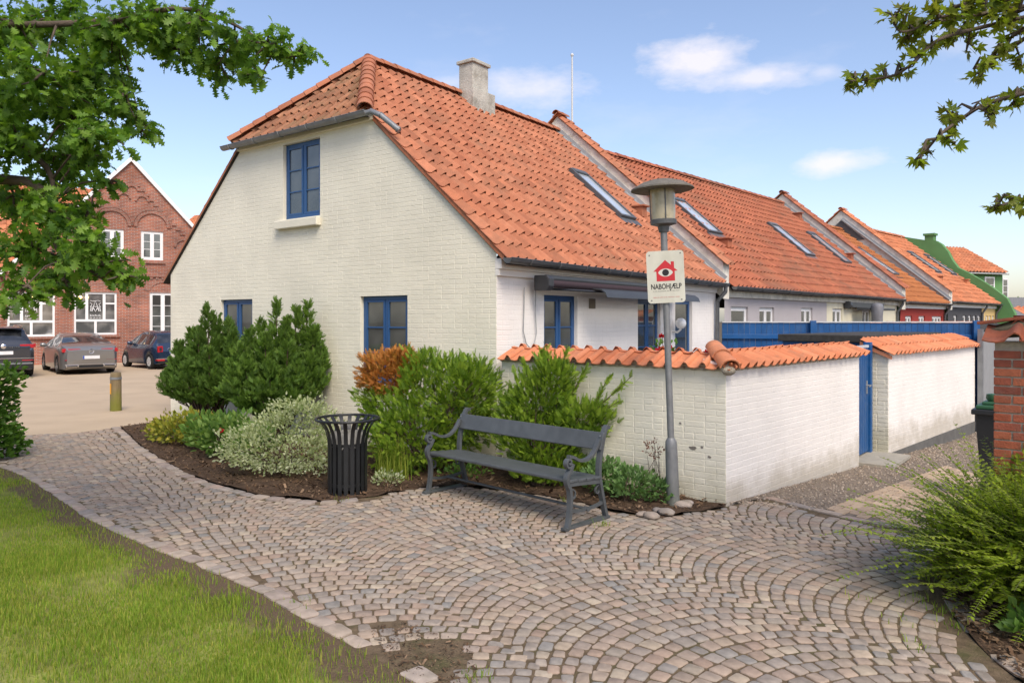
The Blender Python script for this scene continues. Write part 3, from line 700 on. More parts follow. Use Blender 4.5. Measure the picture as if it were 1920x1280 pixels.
cb = MB(); cb.box((-.02, -.004, 2.475), (.045, HL, 2.56)); cb.box((-.02, -.006, 2.562), (.085, HL, 2.70)); cb.build('cornice', m['white'], h1, bevel=.006)
cb = MB(); cb.box((-5.75, -.05, 4.86), (-2.28, .05, 4.95)); cb.build('gable_cornice', m['cream'], h1, bevel=.01)
A_ = Vector((XR, 1.46, ZR)); Bh = Vector((-2.337, -.12, 4.97)); Bl = Vector((2*XR+2.337, -.12, 4.97))
hs = math.atan((ZR-4.97)/1.58)
o_ = -.075                                        # deck lies under the tiles
rf = deck(h1, [(XR, 1.46, ZR+o_), (XR, HL, ZR+o_), (.2, HL, zroof(.2)+o_), (.2, -.05, zroof(.2)+o_), (-2.337, -.05, 4.97+o_), (-2.337, -.12, 4.97+o_), (Bl.x, -.12, 4.97+o_), (Bl.x, -.05, 4.97+o_), (-8.23, -.05, zroof(-8.23)+o_), (-8.23, HL, zroof(-8.23)+o_)],
          [(0, 4, 3, 2, 1), (0, 6, 5), (0, 5, 4), (0, 7, 6), (0, 1, 9, 8, 7)])
e2f = (-math.cos(AN), 0, math.sin(AN)); Lf = (.22-XR)/math.cos(AN)
nR = Vector((1.58, 1.678, 0)).normalized(); nL = Vector((-1.58, 1.678, 0)).normalized()
c_loc = Matrix.Rotation(-H1A, 4, 'Z') @ (Vector((0, 0, CAM_H))-Vector(H1O))
roof_slope(rf, (.22, -.06, zroof(.22)+.0), (0, 1, 0), e2f, HL+.06, Lf, m['tile'], 300, [(A_, nR)], keyf=lambda p: (p-c_loc).length)
roof_slope(rf, (-8.25, HL, zroof(-8.25)), (0, -1, 0), (math.cos(AN), 0, math.sin(AN)), HL+.06, Lf, m['tile'], 0, [(A_, nL)], name='rear_tile')
roof_slope(rf, (Bl.x-.1, -.16, 4.93), (1, 0, 0), (0, math.cos(hs), math.sin(hs)), Bh.x-Bl.x+.2, 1.62/math.cos(hs)+.06, m['tileh'], 0, [(A_, -nR), (A_, -nL)], name='hip_tile')
ridge_tiles(rf, Bh+Vector((.02, -.05, .0)), A_+Vector((0, .02, .03)), m['tile'], .12, .26)
ridge_tiles(rf, Bl+Vector((-.02, -.05, .0)), A_+Vector((0, .02, .03)), m['tile'], .12, .26)
ridge_tiles(rf, A_+Vector((0, -.05, .02)), (XR, HL, ZR+.02), m['tile'], .115, .33)
for s in (1, -1):                                  # mortar bed under the verge tiles
    vb = MB()
    for i in range(9):
        x0 = .16 if s > 0 else -8.19; xa = x0+(XR+s*1.72-x0)*i/9; xb = x0+(XR+s*1.72-x0)*(i+1)/9
        vb.add([(xa, -.045, zroof(xa)-.07), (xb, -.045, zroof(xb)-.07), (xb, -.045, zroof(xb)+.0), (xa, -.045, zroof(xa)+.0)], [(0, 1, 2, 3) if s < 0 else (3, 2, 1, 0)])
    vb.build('verge', m['tile'], rf)
gutter(h1, (-5.93, -.19, 4.93), (-2.24, -.19, 4.95), material=m['zinc'])
downpipe(h1, [(-2.26, -.19, 4.92), (-2.16, -.17, 4.93), (-2.02, -.12, 4.86), (-1.75, -.02, 4.62)], .042)
gutter(h1, (.25, HL, 2.66), (.25, -.1, 2.69), material=m['darkzinc'], r=.07)
downpipe(h1, [(.25, HL-.08, 2.62), (.25, HL-.08, 2.5), (.08, HL-.1, 2.3), (.07, HL-.1, 1.2), (.07, HL-.1, -.3)], .042, m['darkzinc'])
window(h1, Mg(-4.01, .06, 3.56), .943, 1.24, 2, 3)
window(h1, Mg(-5.83, .06, 1.0), .96, 1.265, 2, 2)
window(h1, Mg(-2.10, .06, .95), .985, 1.305, 2, 3)
window(h1, Mf(-.06, 1.55, .95), .908, 1.31, 2, 3)
window(h1, Mf(-.06, 4.45, .95), .903, 1.32, 2, 3)
dr = window(h1, Mf(-.06, 5.95, -.1), .813, 2.40, 1, 1, name='glazed_door', transom=.42)
sb = MB(); sb.box((-4.60, -.10, 3.40), (-3.51, .0, 3.535)); sb.build('window_sill', m['cream'], h1, bevel=.012)
for y in (1.0, 3.95): sb = MB(); sb.box((-.02, y, .86), (.07, y+1.0, .94)); sb.build('window_sill', m['white'], h1, bevel=.01)
vg = MB(); vg.box((.004, 2.33, 2.08), (.012, 2.52, 2.235), pv=.2)
for i in range(6): vg.box((.012, 2.345, 2.095+i*.022), (.024, 2.505, 2.105+i*.022))
vg.build('vent_grille', mat('vent_brown', (.22, .18, .13), .7), h1)
ch = MB(); ch.box((XR-.02, 3.9, 5.9), (XR+.4, 4.62, 6.60)); ch.box((XR+.0, 3.92, 6.60), (XR+.37, 4.42, 7.12)); ch.box((XR-.04, 3.88, 7.12), (XR+.41, 4.46, 7.19))
ch.build('chimney', mat('stained_chimney_render', (.46, .44, .38), .9, .25, 4, .6, 30, stain=((.16, .14, .1), 3, .7, None)), rf, bevel=.012)
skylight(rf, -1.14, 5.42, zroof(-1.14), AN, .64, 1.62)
roof_hood(rf, -1.45, 6.9, zroof(-1.45), AN, m['tile'])
parapet(h1, HL, .36, XR, ZR-.02, PT, .16, .42, m['tile'])
# awning on the front wall (its own thing: bolted on, could be lifted off)
aw = tag(empty('awning', h1.matrix_basis @ Vector((.1, .7, 2.4)), H1A), 'retracted patio awning with dark cassette under the eaves of the white house', 'awning')
m['awnd'] = mat('awning_charcoal', (.035, .036, .04), .4, .1, 8); m['awnf'] = mat('awning_plum_fabric', (.045, .028, .034), .9, .1, 30); m['awnb'] = mat('awning_front_bar', (.05, .053, .056), .45, .1, 5)
b = MB(); b.prism([(.02, -.1), (.24, -.1), (.27, -.04), (.27, .06), (.23, .11), (.02, .11)], -.03, .1, M=Matrix.Rotation(R(90), 4, 'X') @ Matrix.Scale(-1, 4, (0, 0, 1))); b.build('end_cap', m['awnd'], aw, bevel=.015)
b = MB(); b.tube([(.13, .1, .075), (.13, 4.6, .075)], .05, 10); b.build('cassette', m['awnb'], aw, smooth=50)
b = MB(); b.tube([(.15, .1, .0), (.15, 4.6, .0)], .055, 12); b.build('fabric_roll', m['awnf'], aw, smooth=50)
b = MB(); pr = [(.26, -.03), (.40, -.05), (.47, -.1), (.5, -.17), (.49, -.17), (.455, -.105), (.39, -.065), (.26, -.045)]
b.add([(x, 1.15, z) for x, z in pr]+[(x, 4.6, z) for x, z in pr], [(i, (i+1) % 8, 8+(i+1) % 8, 8+i) for i in range(8)]+[tuple(range(7, -1, -1)), tuple(range(8, 16))]); b.build('front_bar', m['awnb'], aw, smooth=40)
b = MB(); b.tube([(.1, .3, -.07), (.28, 1.2, -.08)], .018, 6); b.tube([(.28, 1.2, -.08), (.33, 1.7, -.08)], .016, 6); b.build('folding_arm', m['awnd'], aw)
cbl = MB(); cbl.tube([(.03, .58, 2.34), (.03, .57, 2.1), (.025, .56, 1.75), (.03, .62, 1.58), (.04, .72, 1.5), (.04, .8, 1.58), (.035, .86, 1.72), (.03, .84, 2.0), (.05, .82, 2.36)], .007, 6)
o = cbl.build('power_cable', mat('grey_cable', (.3, .3, .29), .5), None, smooth=180); o.location = H1O; o.rotation_euler = (0, 0, H1A); tag(o, 'grey cable hanging in a loop below the awning end', 'cable')
gl = tag(empty('globe_wall_lamp', h1.matrix_basis @ Vector((0, 5.3, 1.75)), H1A), 'white globe wall lamp beside the blue glazed door', 'lamp')
b = MB(); b.lathe([(0.001, 0), (.06, .02), (.095, .07), (.1, .11), (.09, .16), (.05, .2), (.001, .21)], 20, M=Matrix.Translation((.17, .12, -.02))); b.build('globe', mat('opal_glass', (.82, .82, .8), .2, .02), gl, smooth=180)
b = MB(); b.tube([(0.0, .12, -.06), (.1, .12, -.08), (.17, .12, -.02)], .02, 8); b.build('bracket', m['wframe'], gl, smooth=50)
fl = MB(); fl.tube([(0, 0, 0), (0, 0, 5), (0, 0, 10.3)], [.055, .045, .025], 10); fl.lathe([(.001, 10.42), (.05, 10.38), (.05, 10.33), (.02, 10.29)], 10)
o = fl.build('flagpole', mat('white_flagpole', (.6, .6, .58), .5, 0.0), None, smooth=50); o.location = (1.92, 23.5, 0); tag(o, 'tall bare white flagpole rising behind the roof ridge', 'flagpole')
# ------------------------------------------------------------------ the row of houses beyond
def row_house(name, label, O, ang, y0, y1, ridge, eave, segs, tilem, wins, skys, par, hoods=(), halfw=4.0, pipe=True, openwin=None, g=.32, w=.2):
    h = tag(empty(name, O, ang), label, 'house', 'houses of the tiled row')
    xr = -halfw; pt = (ridge-eave)/(halfw+.2); zr_ = lambda x: ridge-pt*abs(x-xr); an = math.atan(pt)
    for (ya, yb, wm) in segs:
        holes = [(wa, .9 if not dd else -.1, wb, tp) for (wa, wb, tp, c, r, dd) in wins if ya <= wa < yb]
        wall_panel('front_wall', h, (0, 0, 0), (0, 1, 0), (1, 0, 0), [(ya, -.6), (yb, -.6), (yb, eave+.02), (ya, eave+.02)], holes, wm, .1)
    b = MB(); b.box((-.02, y0, eave-.2), (.06, y1, eave-.02)); b.build('cornice', m['plaster'] if tilem is m['tile2'] else m['wframe'], h)
    for (wa, wb, tp, c, r, dd) in wins:
        bt = .9 if not dd else -.1
        window(h, Mf(-.05, (wa+wb)/2, bt), wb-wa, tp-bt, c, r, m['wframe'], fw=.06)
    rf = deck(h, [(xr, y0, ridge-.075), (xr, y1, ridge-.075), (.18, y1, zr_(.18)-.075), (.18, y0, zr_(.18)-.075), (2*xr-.2, y0, eave-.075), (2*xr-.2, y1, eave-.075)], [(0, 3, 2, 1), (0, 1, 5, 4)])
    roof_slope(rf, (.2, y0, zr_(.2)), (0, 1, 0), (-math.cos(an), 0, math.sin(an)), y1-y0, (.2-xr)/math.cos(an), tilem, 0, g=g, w=w, lift=.05)
    ridge_tiles(rf, (xr, y0, ridge+.02), (xr, y1, ridge+.02), tilem, .115, .4)
    gutter(h, (.24, y1, eave-.0), (.24, y0, eave+.02), material=m['darkzinc'], r=.07, brackets=.75)
    if pipe: downpipe(h, [(.24, y1-.1, eave-.04), (.22, y1-.1, eave-.15), (.06, y1-.12, eave-.42), (.06, y1-.12, -.4)], .042, m['darkzinc'])
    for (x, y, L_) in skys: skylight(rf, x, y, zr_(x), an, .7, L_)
    for (x, y) in hoods: roof_hood(rf, x, y, zr_(x), an, tilem)
    if par: parapet(h, y1, .42, xr, ridge-.02+par[1], pt, .16, par[0], tilem)
    return h
w_grey = mat('lilac_grey_render', (.42, .385, .385), .85, .05, 3, .2, 60); w_cream = mat('pale_cream_render', (.68, .63, .47), .85, .05, 3, .2, 60)
w_red = mat('deep_red_render', (.30, .035, .025), .85, .06, 3, .2, 60); w_dark = mat('anthracite_render', (.065, .065, .07), .85, .06, 3, .2, 60); w_yel = mat('warm_yellow_render', (.66, .47, .2), .85, .05, 3, .2, 60)
A2 = math.atan2(-.68, .733); O2 = Vector((4.36+.25, 15.7+.27, 0))
row_house('grey_row_house', 'lilac grey row house with orange tiled roof next to the white house', O2, A2, 0, 6.05, 6.27, 2.60, [(0, 6.05, w_grey)], m['tile2'], [(.3, 1.15, 2.2, 1, 1, 0), (1.75, 2.58, 2.2, 2, 1, 0), (4.25, 5.02, 2.22, 2, 1, 0)], [(-1.45, 1.95, 1.5)], None, [(-1.1, 2.2)], pipe=False)
row_house('cream_row_house', 'pale cream row house with a small awning under orange tiles', O2, A2, 6.05, 12.6, 6.27, 2.60, [(6.05, 12.6, w_cream)], m['tile2'], [(6.5, 7.3, 2.23, 2, 1, 0), (9.0, 9.8, 2.23, 2, 1, 0)], [(-1.2, 7.6, 1.65), (-1.15, 10.75, 1.7)], (.42, 0), [(-3.3, 12.3), (-1.45, 12.2)])
aw2 = MB(); aw2.box((.05, 7.4, 2.27), (.17, 10.6, 2.42)); aw2.tube([(.12, 7.35, 2.34), (.12, 7.5, 2.34)], .11, 10); aw2.box((.17, 8.0, 2.2), (.5, 10.6, 2.26))
o = aw2.build('small_awning', m['awnb'], None, bevel=.01); o.location = O2; o.rotation_euler = (0, 0, A2); tag(o, 'closed grey awning above the cream house windows', 'awning')
A3 = math.atan2(-.72, .694); O3 = O2+Vector((.68, .733, 0))*13.0
row_house('red_row_house', 'deep red row house with brown tiled roof between two parapets', O3, A3, 0, 4.9, 5.75, 2.52, [(0, 4.9, w_red)], m['tile3'], [(.5, 1.2, 2.05, 2, 1, 0), (1.9, 2.6, 2.05, 2, 1, 0), (3.4, 4.6, 2.05, 3, 1, 0)], [(-1.2, 2.7, 1.9)], None)
O4 = O3+Vector((.72, .694, 0))*4.9
hh4 = row_house('dark_row_house', 'anthracite row house with bright orange roof past the red house', O4, A3, .42, 5.3, 6.0, 2.62, [(.42, 5.3, w_dark)], m['tile4'], [(1.2, 1.65, 2.1, 1, 1, 0), (2.45, 2.95, 2.1, 1, 1, 0), (3.25, 3.7, 2.1, 1, 1, 0), (3.95, 4.4, 2.1, 1, 1, 0), (4.65, 5.1, 2.1, 1, 1, 0)], [(-1.5, 1.5, 1.6), (-1.5, 4.1, 1.6)], None, [(-1.0, 2.8)])
parapet(hh4, 0, .42, -4.0, 6.2, (6.2-2.62)/4.2, .16, .42, m['tile4'])
dk = MB(); dk.prism([(-4.0-1.0, 5.3), (-4.0+1.0, 5.3), (-4.0, 6.2)], 0, .03, M=Matrix.Rotation(R(90), 4, 'X')); dk.build('dark_gable_board', mat('dark_cladding', (.09, .085, .08), .8, .1, 10), hh4)
row_house('yellow_row_house', 'warm yellow row house at the far end of the row', O4, A3, 5.3, 7.6, 6.0, 2.62, [(5.3, 7.6, w_yel)], m['tile4'], [(5.9, 6.3, 2.1, 1, 1, 0), (6.45, 6.85, 2.1, 1, 1, 0), (7.0, 7.4, 2.1, 1, 1, 0)], [(-1.5, 6.4, 1.6)], None, [(-1.0, 6.6)])
m['green'] = mat('bright_green_render', (.115, .26, .09), .85, .14, 1.2, .2, 40, detail=8)
O5 = O4+Vector((.72, .694, 0))*7.6
g5 = tag(empty('green_house', O5, A3), 'bright green house with curved gable and orange roof at the row end', 'house')
crv = [(.75, -.6), (.75, 2.2), (.45, 2.9), (-.1, 3.4), (-.5, 3.72), (-1.09, 4.14), (-1.55, 4.42), (-1.8, 4.8), (-2.0, 5.25), (-2.26, 5.6), (-2.5, 5.78), (-2.6, 5.8), (-2.6, 6.06), (-3.0, 6.06), (-3.0, 5.85), (-4.0, 6.1), (-5.2, 5.3), (-6.6, 4.2), (-8, 3), (-8, -.6)]
b = MB(); b.prism(crv, -.4, 0, M=Matrix.Rotation(R(90), 4, 'X')); b.build('curved_gable', m['green'], g5)
b = MB(); b.box((-3.06, -.06, 6.06), (-2.54, .46, 6.16)); b.build('chimney_cap', m['green'], g5)
# its street wing
wa = Vector((24.4, 39.4)); wb = Vector((26.9, 40.3)); wd = (wb-wa).normalized(); wang = math.atan2(wd.y, wd.x)
g6 = empty('street_wing', (0, 0, 0), 0, g5); g6.matrix_parent_inverse = g5.matrix_basis.inverted(); g6.location = (wa.x, wa.y, 0); g6.rotation_euler = (0, 0, wang)
bpy.data.objects.remove(g6)
Mw = g5.matrix_basis.inverted() @ Matrix.Translation((wa.x, wa.y, 0)) @ Matrix.Rotation(wang, 4, 'Z')
b = MB(); b.prism([(-2.6, 0), (2.6, 0), (2.6, 5), (-2.6, 5)], -.6, 4.55, M=Mw); b.add([(2.6, 0, 4.55), (2.6, 5, 4.55), (2.6, 2.5, 6.0)], [(0, 1, 2)], M=Mw); b.build('wing_wall', m['green'], g5)
an5 = math.atan(1.55/2.6); wr = deck(g5, [tuple(Mw @ Vector(q)) for q in ((-2.6, -.2, 4.42), (2.7, -.2, 4.42), (2.7, 2.5, 6.0), (-2.6, 2.5, 6.0), (-2.6, 5.2, 4.42), (2.7, 5.2, 4.42))], [(0, 1, 2, 3), (3, 2, 5, 4)], 'wing_roof')
ro = roof_slope(wr, (-2.6, -.25, 4.48), (1, 0, 0), (0, math.cos(an5), math.sin(an5)), 5.3, 3.1, m['tile4'], 0, w=.25, g=.34); ro.matrix_local = Mw
gt = gutter(g5, (-.9, -.3, 4.42), (2.65, -.3, 4.42), material=m['wframe']); gt.matrix_local = Mw
wn = window(g5, Mw @ Mg(1.6, -.03, 3.0), .75, 1.25, 1, 3, m['wframe'])
b = MB(); b.box((1.1, -.08, 2.72), (2.1, 0, 2.84), M=Mw); b.build('window_sill', m['green'], g5)
wn2 = window(g5, Mw @ Matrix.Translation((2.95, .1, 3.0)) @ Matrix.Rotation(R(10), 4, 'Z'), .6, 1.2, 1, 3, m['wframe'], name='open_casement')
# parasol in its cover, standing in the cream house garden
b = MB(); pz = [(.02, -.2), (.03, .9), (.12, 1.0), (.17, 1.25), (.16, 1.7), (.15, 2.1), (.17, 2.38), (.13, 2.47), (.02, 2.5)]
b.lathe(pz, 14)
for i, v in enumerate(b.v):
    a = math.atan2(v[1], v[0]); k = 1+.1*math.sin(a*3+v[2]*3)+.06*math.sin(a*5-v[2]*7); b.v[i] = (v[0]*k, v[1]*k, v[2])
o = b.build('covered_parasol', mat('grey_parasol_cover', (.17, .17, .18), .6, .15, 7, .4, 20), None, smooth=180); p = at(1645, 600, 21.5); o.location = (p.x, p.y, -.1); tag(o, 'folded parasol in a grey cover behind the blue fence', 'parasol')
b = MB(); b.tube([(0, 0, 0), (0, 0, 3.2)], .012, 5)
for k in range(4): b.tube([(-.2+.03*k, 0, 2.4+.2*k), (.2-.03*k, 0, 2.4+.2*k)], .006, 4)
o = b.build('roof_antenna', m['zinc'], None); o.location = at(1345, 348, 26); o.location.z -= 1.4; o.scale = (.5, .5, .45); tag(o, 'thin aerial above the grey house ridge', 'antenna')
# ------------------------------------------------------------------ garden walls, gate, fences
def leg(parent, name, C, A, L, ztop, zbot, thick, material, indiv, tiles=True):
    C = Vector(C); A = Vector((*A, 0)).normalized(); N = A.cross(Z)
    poly = [(0, zbot), (L, zbot), (L, ztop), (0, ztop)]
    o = wall_panel(name, parent, C, A, N, poly, [], material)
    camv = Vector((0, 0, CAM_H))-parent.location
    bricks(o, C, A, N, poly, [], material, .0026, indiv, key=lambda c: (Vector(P3(C, A, c[0][0], c[0][1]))-camv).length)
    b = MB(); p = [C-N*.004, C+A*L-N*.004, C+A*L-N*thick, C-N*thick]
    b.prism([(q.x, q.y) for q in p][::-1], zbot, ztop+.03); b.v = [(x, y, z if z < ztop else z+(.06 if i % 4 < 2 else 0)) for i, (x, y, z) in enumerate(b.v)]
    b.build('wall_core', material, o); return o, A, N
gwl = tag(empty('garden_wall', (WCX, WCY, 0)), 'white brick garden wall with orange tile coping turning the corner behind the lamp post', 'wall')
LA = Vector((.783, -.622)).normalized(); LB = Vector((2.74, 2.9)).normalized()
la, A1, N1 = leg(gwl, 'front_leg', -LA.to_3d()*2.99, LA, 2.99, 1.40, -.1, .26, m['cream'], 120)
lb, A2_, N2 = leg(gwl, 'side_leg', (0, 0, 0), LB, 3.99, 1.40, -.33, .26, m['white'], 180)
bis = (LB-LA).normalized().to_3d(); pn = Vector((-bis.y, bis.x, 0))
if pn.dot(A1) > 0: pn = -pn
sl_ = R(25)
roof_slope(la, -A1*2.99+N1*.085+Z*1.392, A1, -N1*math.cos(sl_)+Z*math.sin(sl_), 3.2, .36, m['tilecap'], 60, [((0, 0, 0), pn)], w=.2, g=.32, name='coping_tile', rag=.006)
roof_slope(lb, -A2_*.25+N2*.085+Z*1.392, A2_, -N2*math.cos(sl_)+Z*math.sin(sl_), 4.32, .36, m['tilecap'], 60, [((0, 0, 0), -pn)], w=.19, g=.32, name='coping_tile', rag=.006)
ridge_tiles(gwl, -bis*.115+Z*1.395, bis*.36+Z*1.575, m['tilecap'], .1, .27, .02, name='corner_hip_tile')
b = MB(); b.tube([-bis*.09+Z*1.375, bis*.34+Z*1.56], [.07, .07], 10, flat=.7); b.build('corner_mortar', m['mortar'], gwl, smooth=180)
b = MB()
for L_, A0, N0, s in ((2.99, A1, N1, -1), (3.99, A2_, N2, 1)):
    for k in range(26):
        a = s*(L_*(k+.5)/26); c = A0*a+N0*.012; b.tube([c+Z*1.385-A0*.06, c+Z*1.392, c+Z*1.385+A0*.06], .018, 6, pv=random.random())
b.build('coping_mortar', m['mortar'], gwl, smooth=180)
sp = MB()
for (px, py, r_) in [(1299, 839, .035), (1317, 838, .016), (1330, 856, .02), (1276, 793, .013), (1245, 770, .006), (1262, 843, .01)]:    # flaked paint
    d = Vector(((px-960)/FPX, 1, -(py-HZ)/FPX)); Cw = Vector((WCX, WCY, 0)); t = (Cw-Vector((0, 0, CAM_H))).dot(N1)/d.dot(N1); q = Vector((0, 0, CAM_H))+d*t-Cw+N1*.0065
    n = 9; V = [q+(A1*math.cos(6.283*k/n)*1.3+Z*math.sin(6.283*k/n)*.8)*r_*random.uniform(.6, 1.1) for k in range(n)]
    sp.add(V, [tuple(range(n))])
sp.build('paint_flakes', mat('bare_mortar_patch', (.2, .18, .15), .95, .3, 60), la)
W2 = (5.78, 11.3, 0)
gw2 = tag(empty('second_garden_wall', W2), 'shorter white brick garden wall with tile coping beyond the blue gate', 'wall')
L2 = Vector((.704, .71)).normalized(); l2, A3_, N3 = leg(gw2, 'side_leg', (0, 0, 0), L2, 5.14, 1.37, -.15, .28, m['white'], 0)
b = MB(); q = [(0, 0, 0), A3_*5.14]; pr = [(Vector(q[0])+N3*.012), (Vector(q[1])+N3*.012), Vector(q[1])-N3*.27, Vector(q[0])-N3*.27]; b.prism([(v.x, v.y) for v in pr][::-1], -.7, -.152); b.build('plinth', mat('grey_plinth', (.12, .115, .105), .9, .2, 6), gw2)
ep = wall_panel('end_face', gw2, -N3*.28-A3_*.003, N3, -A3_, [(0, -.15), (.28, -.15), (.28, 1.37), (0, 1.48)], [], m['cream']); bricks(ep, -N3*.28-A3_*.003, N3, -A3_, [(0, -.15), (.28, -.15), (.28, 1.37), (0, 1.48)], [], m['cream'], .005, 60)
roof_slope(l2, -A3_*.08+N3*.085+Z*1.36, A3_, -N3*math.cos(R(26))+Z*math.sin(R(26)), 5.3, .5, m['tilecap'], 300, w=.19, g=.25, name='coping_tile', rag=.006)
b = MB(); e0 = -A3_*.06; p = [e0+N3*.06+Z*1.35, e0-N3*.4+Z*1.57, e0-N3*.4+Z*1.50, e0+N3*.06+Z*1.30]; b.add(p+[v+A3_*.03 for v in p], [(0, 1, 2, 3), (7, 6, 5, 4), (0, 4, 5, 1), (3, 2, 6, 7)]); b.build('verge_tile', m['tilecap'], gw2)
# blue gate
gt0 = Vector((4.97, 10.52, 0))-N2*.1; gt1 = Vector((5.66, 11.34, 0))-N3*.12; gd = (gt1-gt0); gL = gd.length; ga = math.atan2(gd.y, gd.x)
gate = tag(empty('garden_gate', (gt0.x, gt0.y, -.14), ga), 'blue plank garden gate between the two white walls', 'gate')
npl = 8; pw = (gL-.16)/npl
for i in range(npl):
    b = MB(); b.box((i*pw+.004, 0, .04), ((i+1)*pw-.004, .026, 1.62)); b.build('plank', m['bluefence'], gate, bevel=.006)
b = MB(); b.box((gL-.15, -.03, 0), (gL-.04, .08, 1.7)); b.build('post', m['bluefence'], gate, bevel=.006)
b = MB(); b.box((0, -.006, 1.622), (gL-.16, .04, 1.66)); b.build('top_rail', mat('pale_weathered_cap', (.5, .52, .54), .6), gate)
b = MB(); b.box((gL-.30, -.006, .92), (gL-.24, 0, 1.12)); b.tube([(gL-.27, -.01, 1.05), (gL-.27, -.06, 1.05), (gL-.40, -.065, 1.04)], .011, 8); b.build('door_handle', mat('brushed_steel', (.6, .6, .58), .3, metal=.9), gate, smooth=50)
b = MB(); b.prism([(-.05, -.55), (gL, -.55), (gL+.1, .15), (-.05, .15)], -.03, .012); o = b.build('gate_threshold', mat('concrete_slab', (.34, .31, .25), .9, .15, 8, .3), None); o.location = (gt0.x, gt0.y, -.14); o.rotation_euler = (0, 0, ga); tag(o, 'pale concrete threshold slab in front of the blue gate', 'slab')
# blue fence across the yard
f0 = Vector((4.52, 15.85, 0)); f1 = Vector((9.62, 15.22, 0)); fd = f1-f0; fL = fd.length; fa = math.atan2(fd.y, fd.x)
fen = tag(empty('blue_fence', f0, fa), 'long blue board fence behind the garden walls', 'fence')
nb = 44; bw = fL/nb
for i in range(nb):
    b = MB(); b.box((i*bw+.003, 0, -.5), ((i+1)*bw-.003, .022, 1.845+random.uniform(-.003, .003))); b.build('board', m['bluefence'], fen)
for z in (1.50, .5): b = MB(); b.box((0, -.05, z), (fL, -.002, z+.1)); b.build('rail', m['bluefence'], fen, bevel=.005)
for x in (1.86, fL-.06): b = MB(); b.box((x-.06, -.12, -.5), (x+.06, -.052, 1.89)); b.build('post', m['bluefence'], fen, bevel=.006)
b = MB(); b.box((0, -.025, 1.848), (fL, .05, 1.872)); b.build('cap_rail', mat('pale_cap_rail', (.55, .56, .56), .6), fen)
# grey corrugated fence
gf = tag(empty('metal_fence', (9.52, 14.95, 0), math.atan2(.714, .70)), 'grey corrugated metal fence at the end of the white wall', 'fence')
for k in range(3):
    b = MB(); V = []; n = 40
    for i in range(n+1):
        x = k*1.22+i*1.22/n; y = .016*(1 if (i//2) % 2 else -1)
        V += [(x, y, -.55), (x, y, 1.62)]
    b.add(V, [(2*i, 2*i+2, 2*i+3, 2*i+1) for i in range(n)]); b.build('sheet', mat('grey_sheet_metal', (.30, .305, .31), .5, .06, 4, metal=.3), gf)
b = MB(); b.box((0, -.03, 1.622), (3.66, .03, 1.66)); b.build('cap_strip', m['zinc'], gf)
b = MB(); b.box((-.08, -.05, -.5), (0, .04, 1.72)); b.build('corner_post', m['zinc'], gf)
# flat felt roofs in the yard
def felt_shed(O, ang, lx, ly, zt, label):
    h = tag(empty('yard_shed', (*O, -.3), ang), label, 'shed', 'flat roofed yard sheds'); b = MB(); b.box((.06, .06, 0), (lx-.06, ly-.06, zt+.28)); b.build('shed_wall', m['bluefence'], h)
    b = MB(); b.box((0, 0, zt+.18), (lx, ly, zt+.3)); b.build('felt_roof', m['felt'], h, bevel=.012); return h
q = Vector(W2)-N3*.42+A3_*.12; felt_shed((q.x, q.y), math.atan2(.71, .704), 4.3, 1.4, 1.66, 'low shed with black felt roof behind the second white wall')
q = Vector((WCX, WCY, 0))+A2_*3.45-N2*.4; felt_shed((q.x, q.y), math.atan2(LB.y, LB.x), 1.05, .8, 1.45, 'small felt covered shelter beside the gate inside the wall')
# brick pier at the right edge
PX, PY = 3.6, 5.5; pang = math.atan2(-.66, .75)
pier = tag(empty('brick_pier', (PX, PY, 0), pang), 'red brick pier with mossy tile cap at the right edge', 'pier')
b = MB(); b.box((.006, .006, -.3), (.594, .354, 1.74)); core = b.build('pier_core', m['mortar'], pier)
for k in range(30):
    z = -.25+k*.0667
    if z+.055 > 1.735: break
    row = [(0, .168), (.18, .408), (.42, .6)] if k % 2 == 0 else [(0, .108), (.12, .228), (.24, .468), (.48, .6)]
    for x0, x1 in row:
        b = MB(); b.box((0, 0, 0), (x1-x0, .05, .055)); o = b.build('brick', m['redbrick'], pier, bevel=.004); o.location = (x0, -.006+random.uniform(-.002, .002), z)
    for (y0, y1) in ([(.05, .3)] if k % 2 else [(.05, .16), (.172, .36)]):
        b = MB(); b.box((-.006, y0, z), (.05, y1, z+.055)); b.build('side_brick', m['redbrick'], pier, bevel=.004)
b = MB(); b.tube([(-.07, .18, 1.80), (.15, .18, 1.84), (.4, .18, 1.83), (.65, .18, 1.84)], [.07, .12, .13, .13], 10, flat=.55)
for i, v in enumerate(b.v): b.v[i] = (v[0]+random.uniform(-.012, .012), v[1]*1.0+random.uniform(-.015, .015), v[2]+random.uniform(-.01, .01))
b.build('cap_mortar', mat('mossy_mortar', (.2, .17, .1), .95, .35, 12, .7, 40), pier, smooth=180)
roof_slope(pier, (-.06, -.1, 1.735), (1, 0, 0), (0, math.cos(R(25)), math.sin(R(25))), .75, .3, m['redbrick'], 10, w=.23, g=.24, name='cap_tile')
b = MB(); b.box((0, 0, 0), (.8, .2, .024)); o = b.build('cap_slab', m['redbrick'], pier, bevel=.006); o.matrix_local = Matrix.Translation((-.12, .08, 1.865)) @ Matrix.Rotation(R(-8), 4, 'Y')
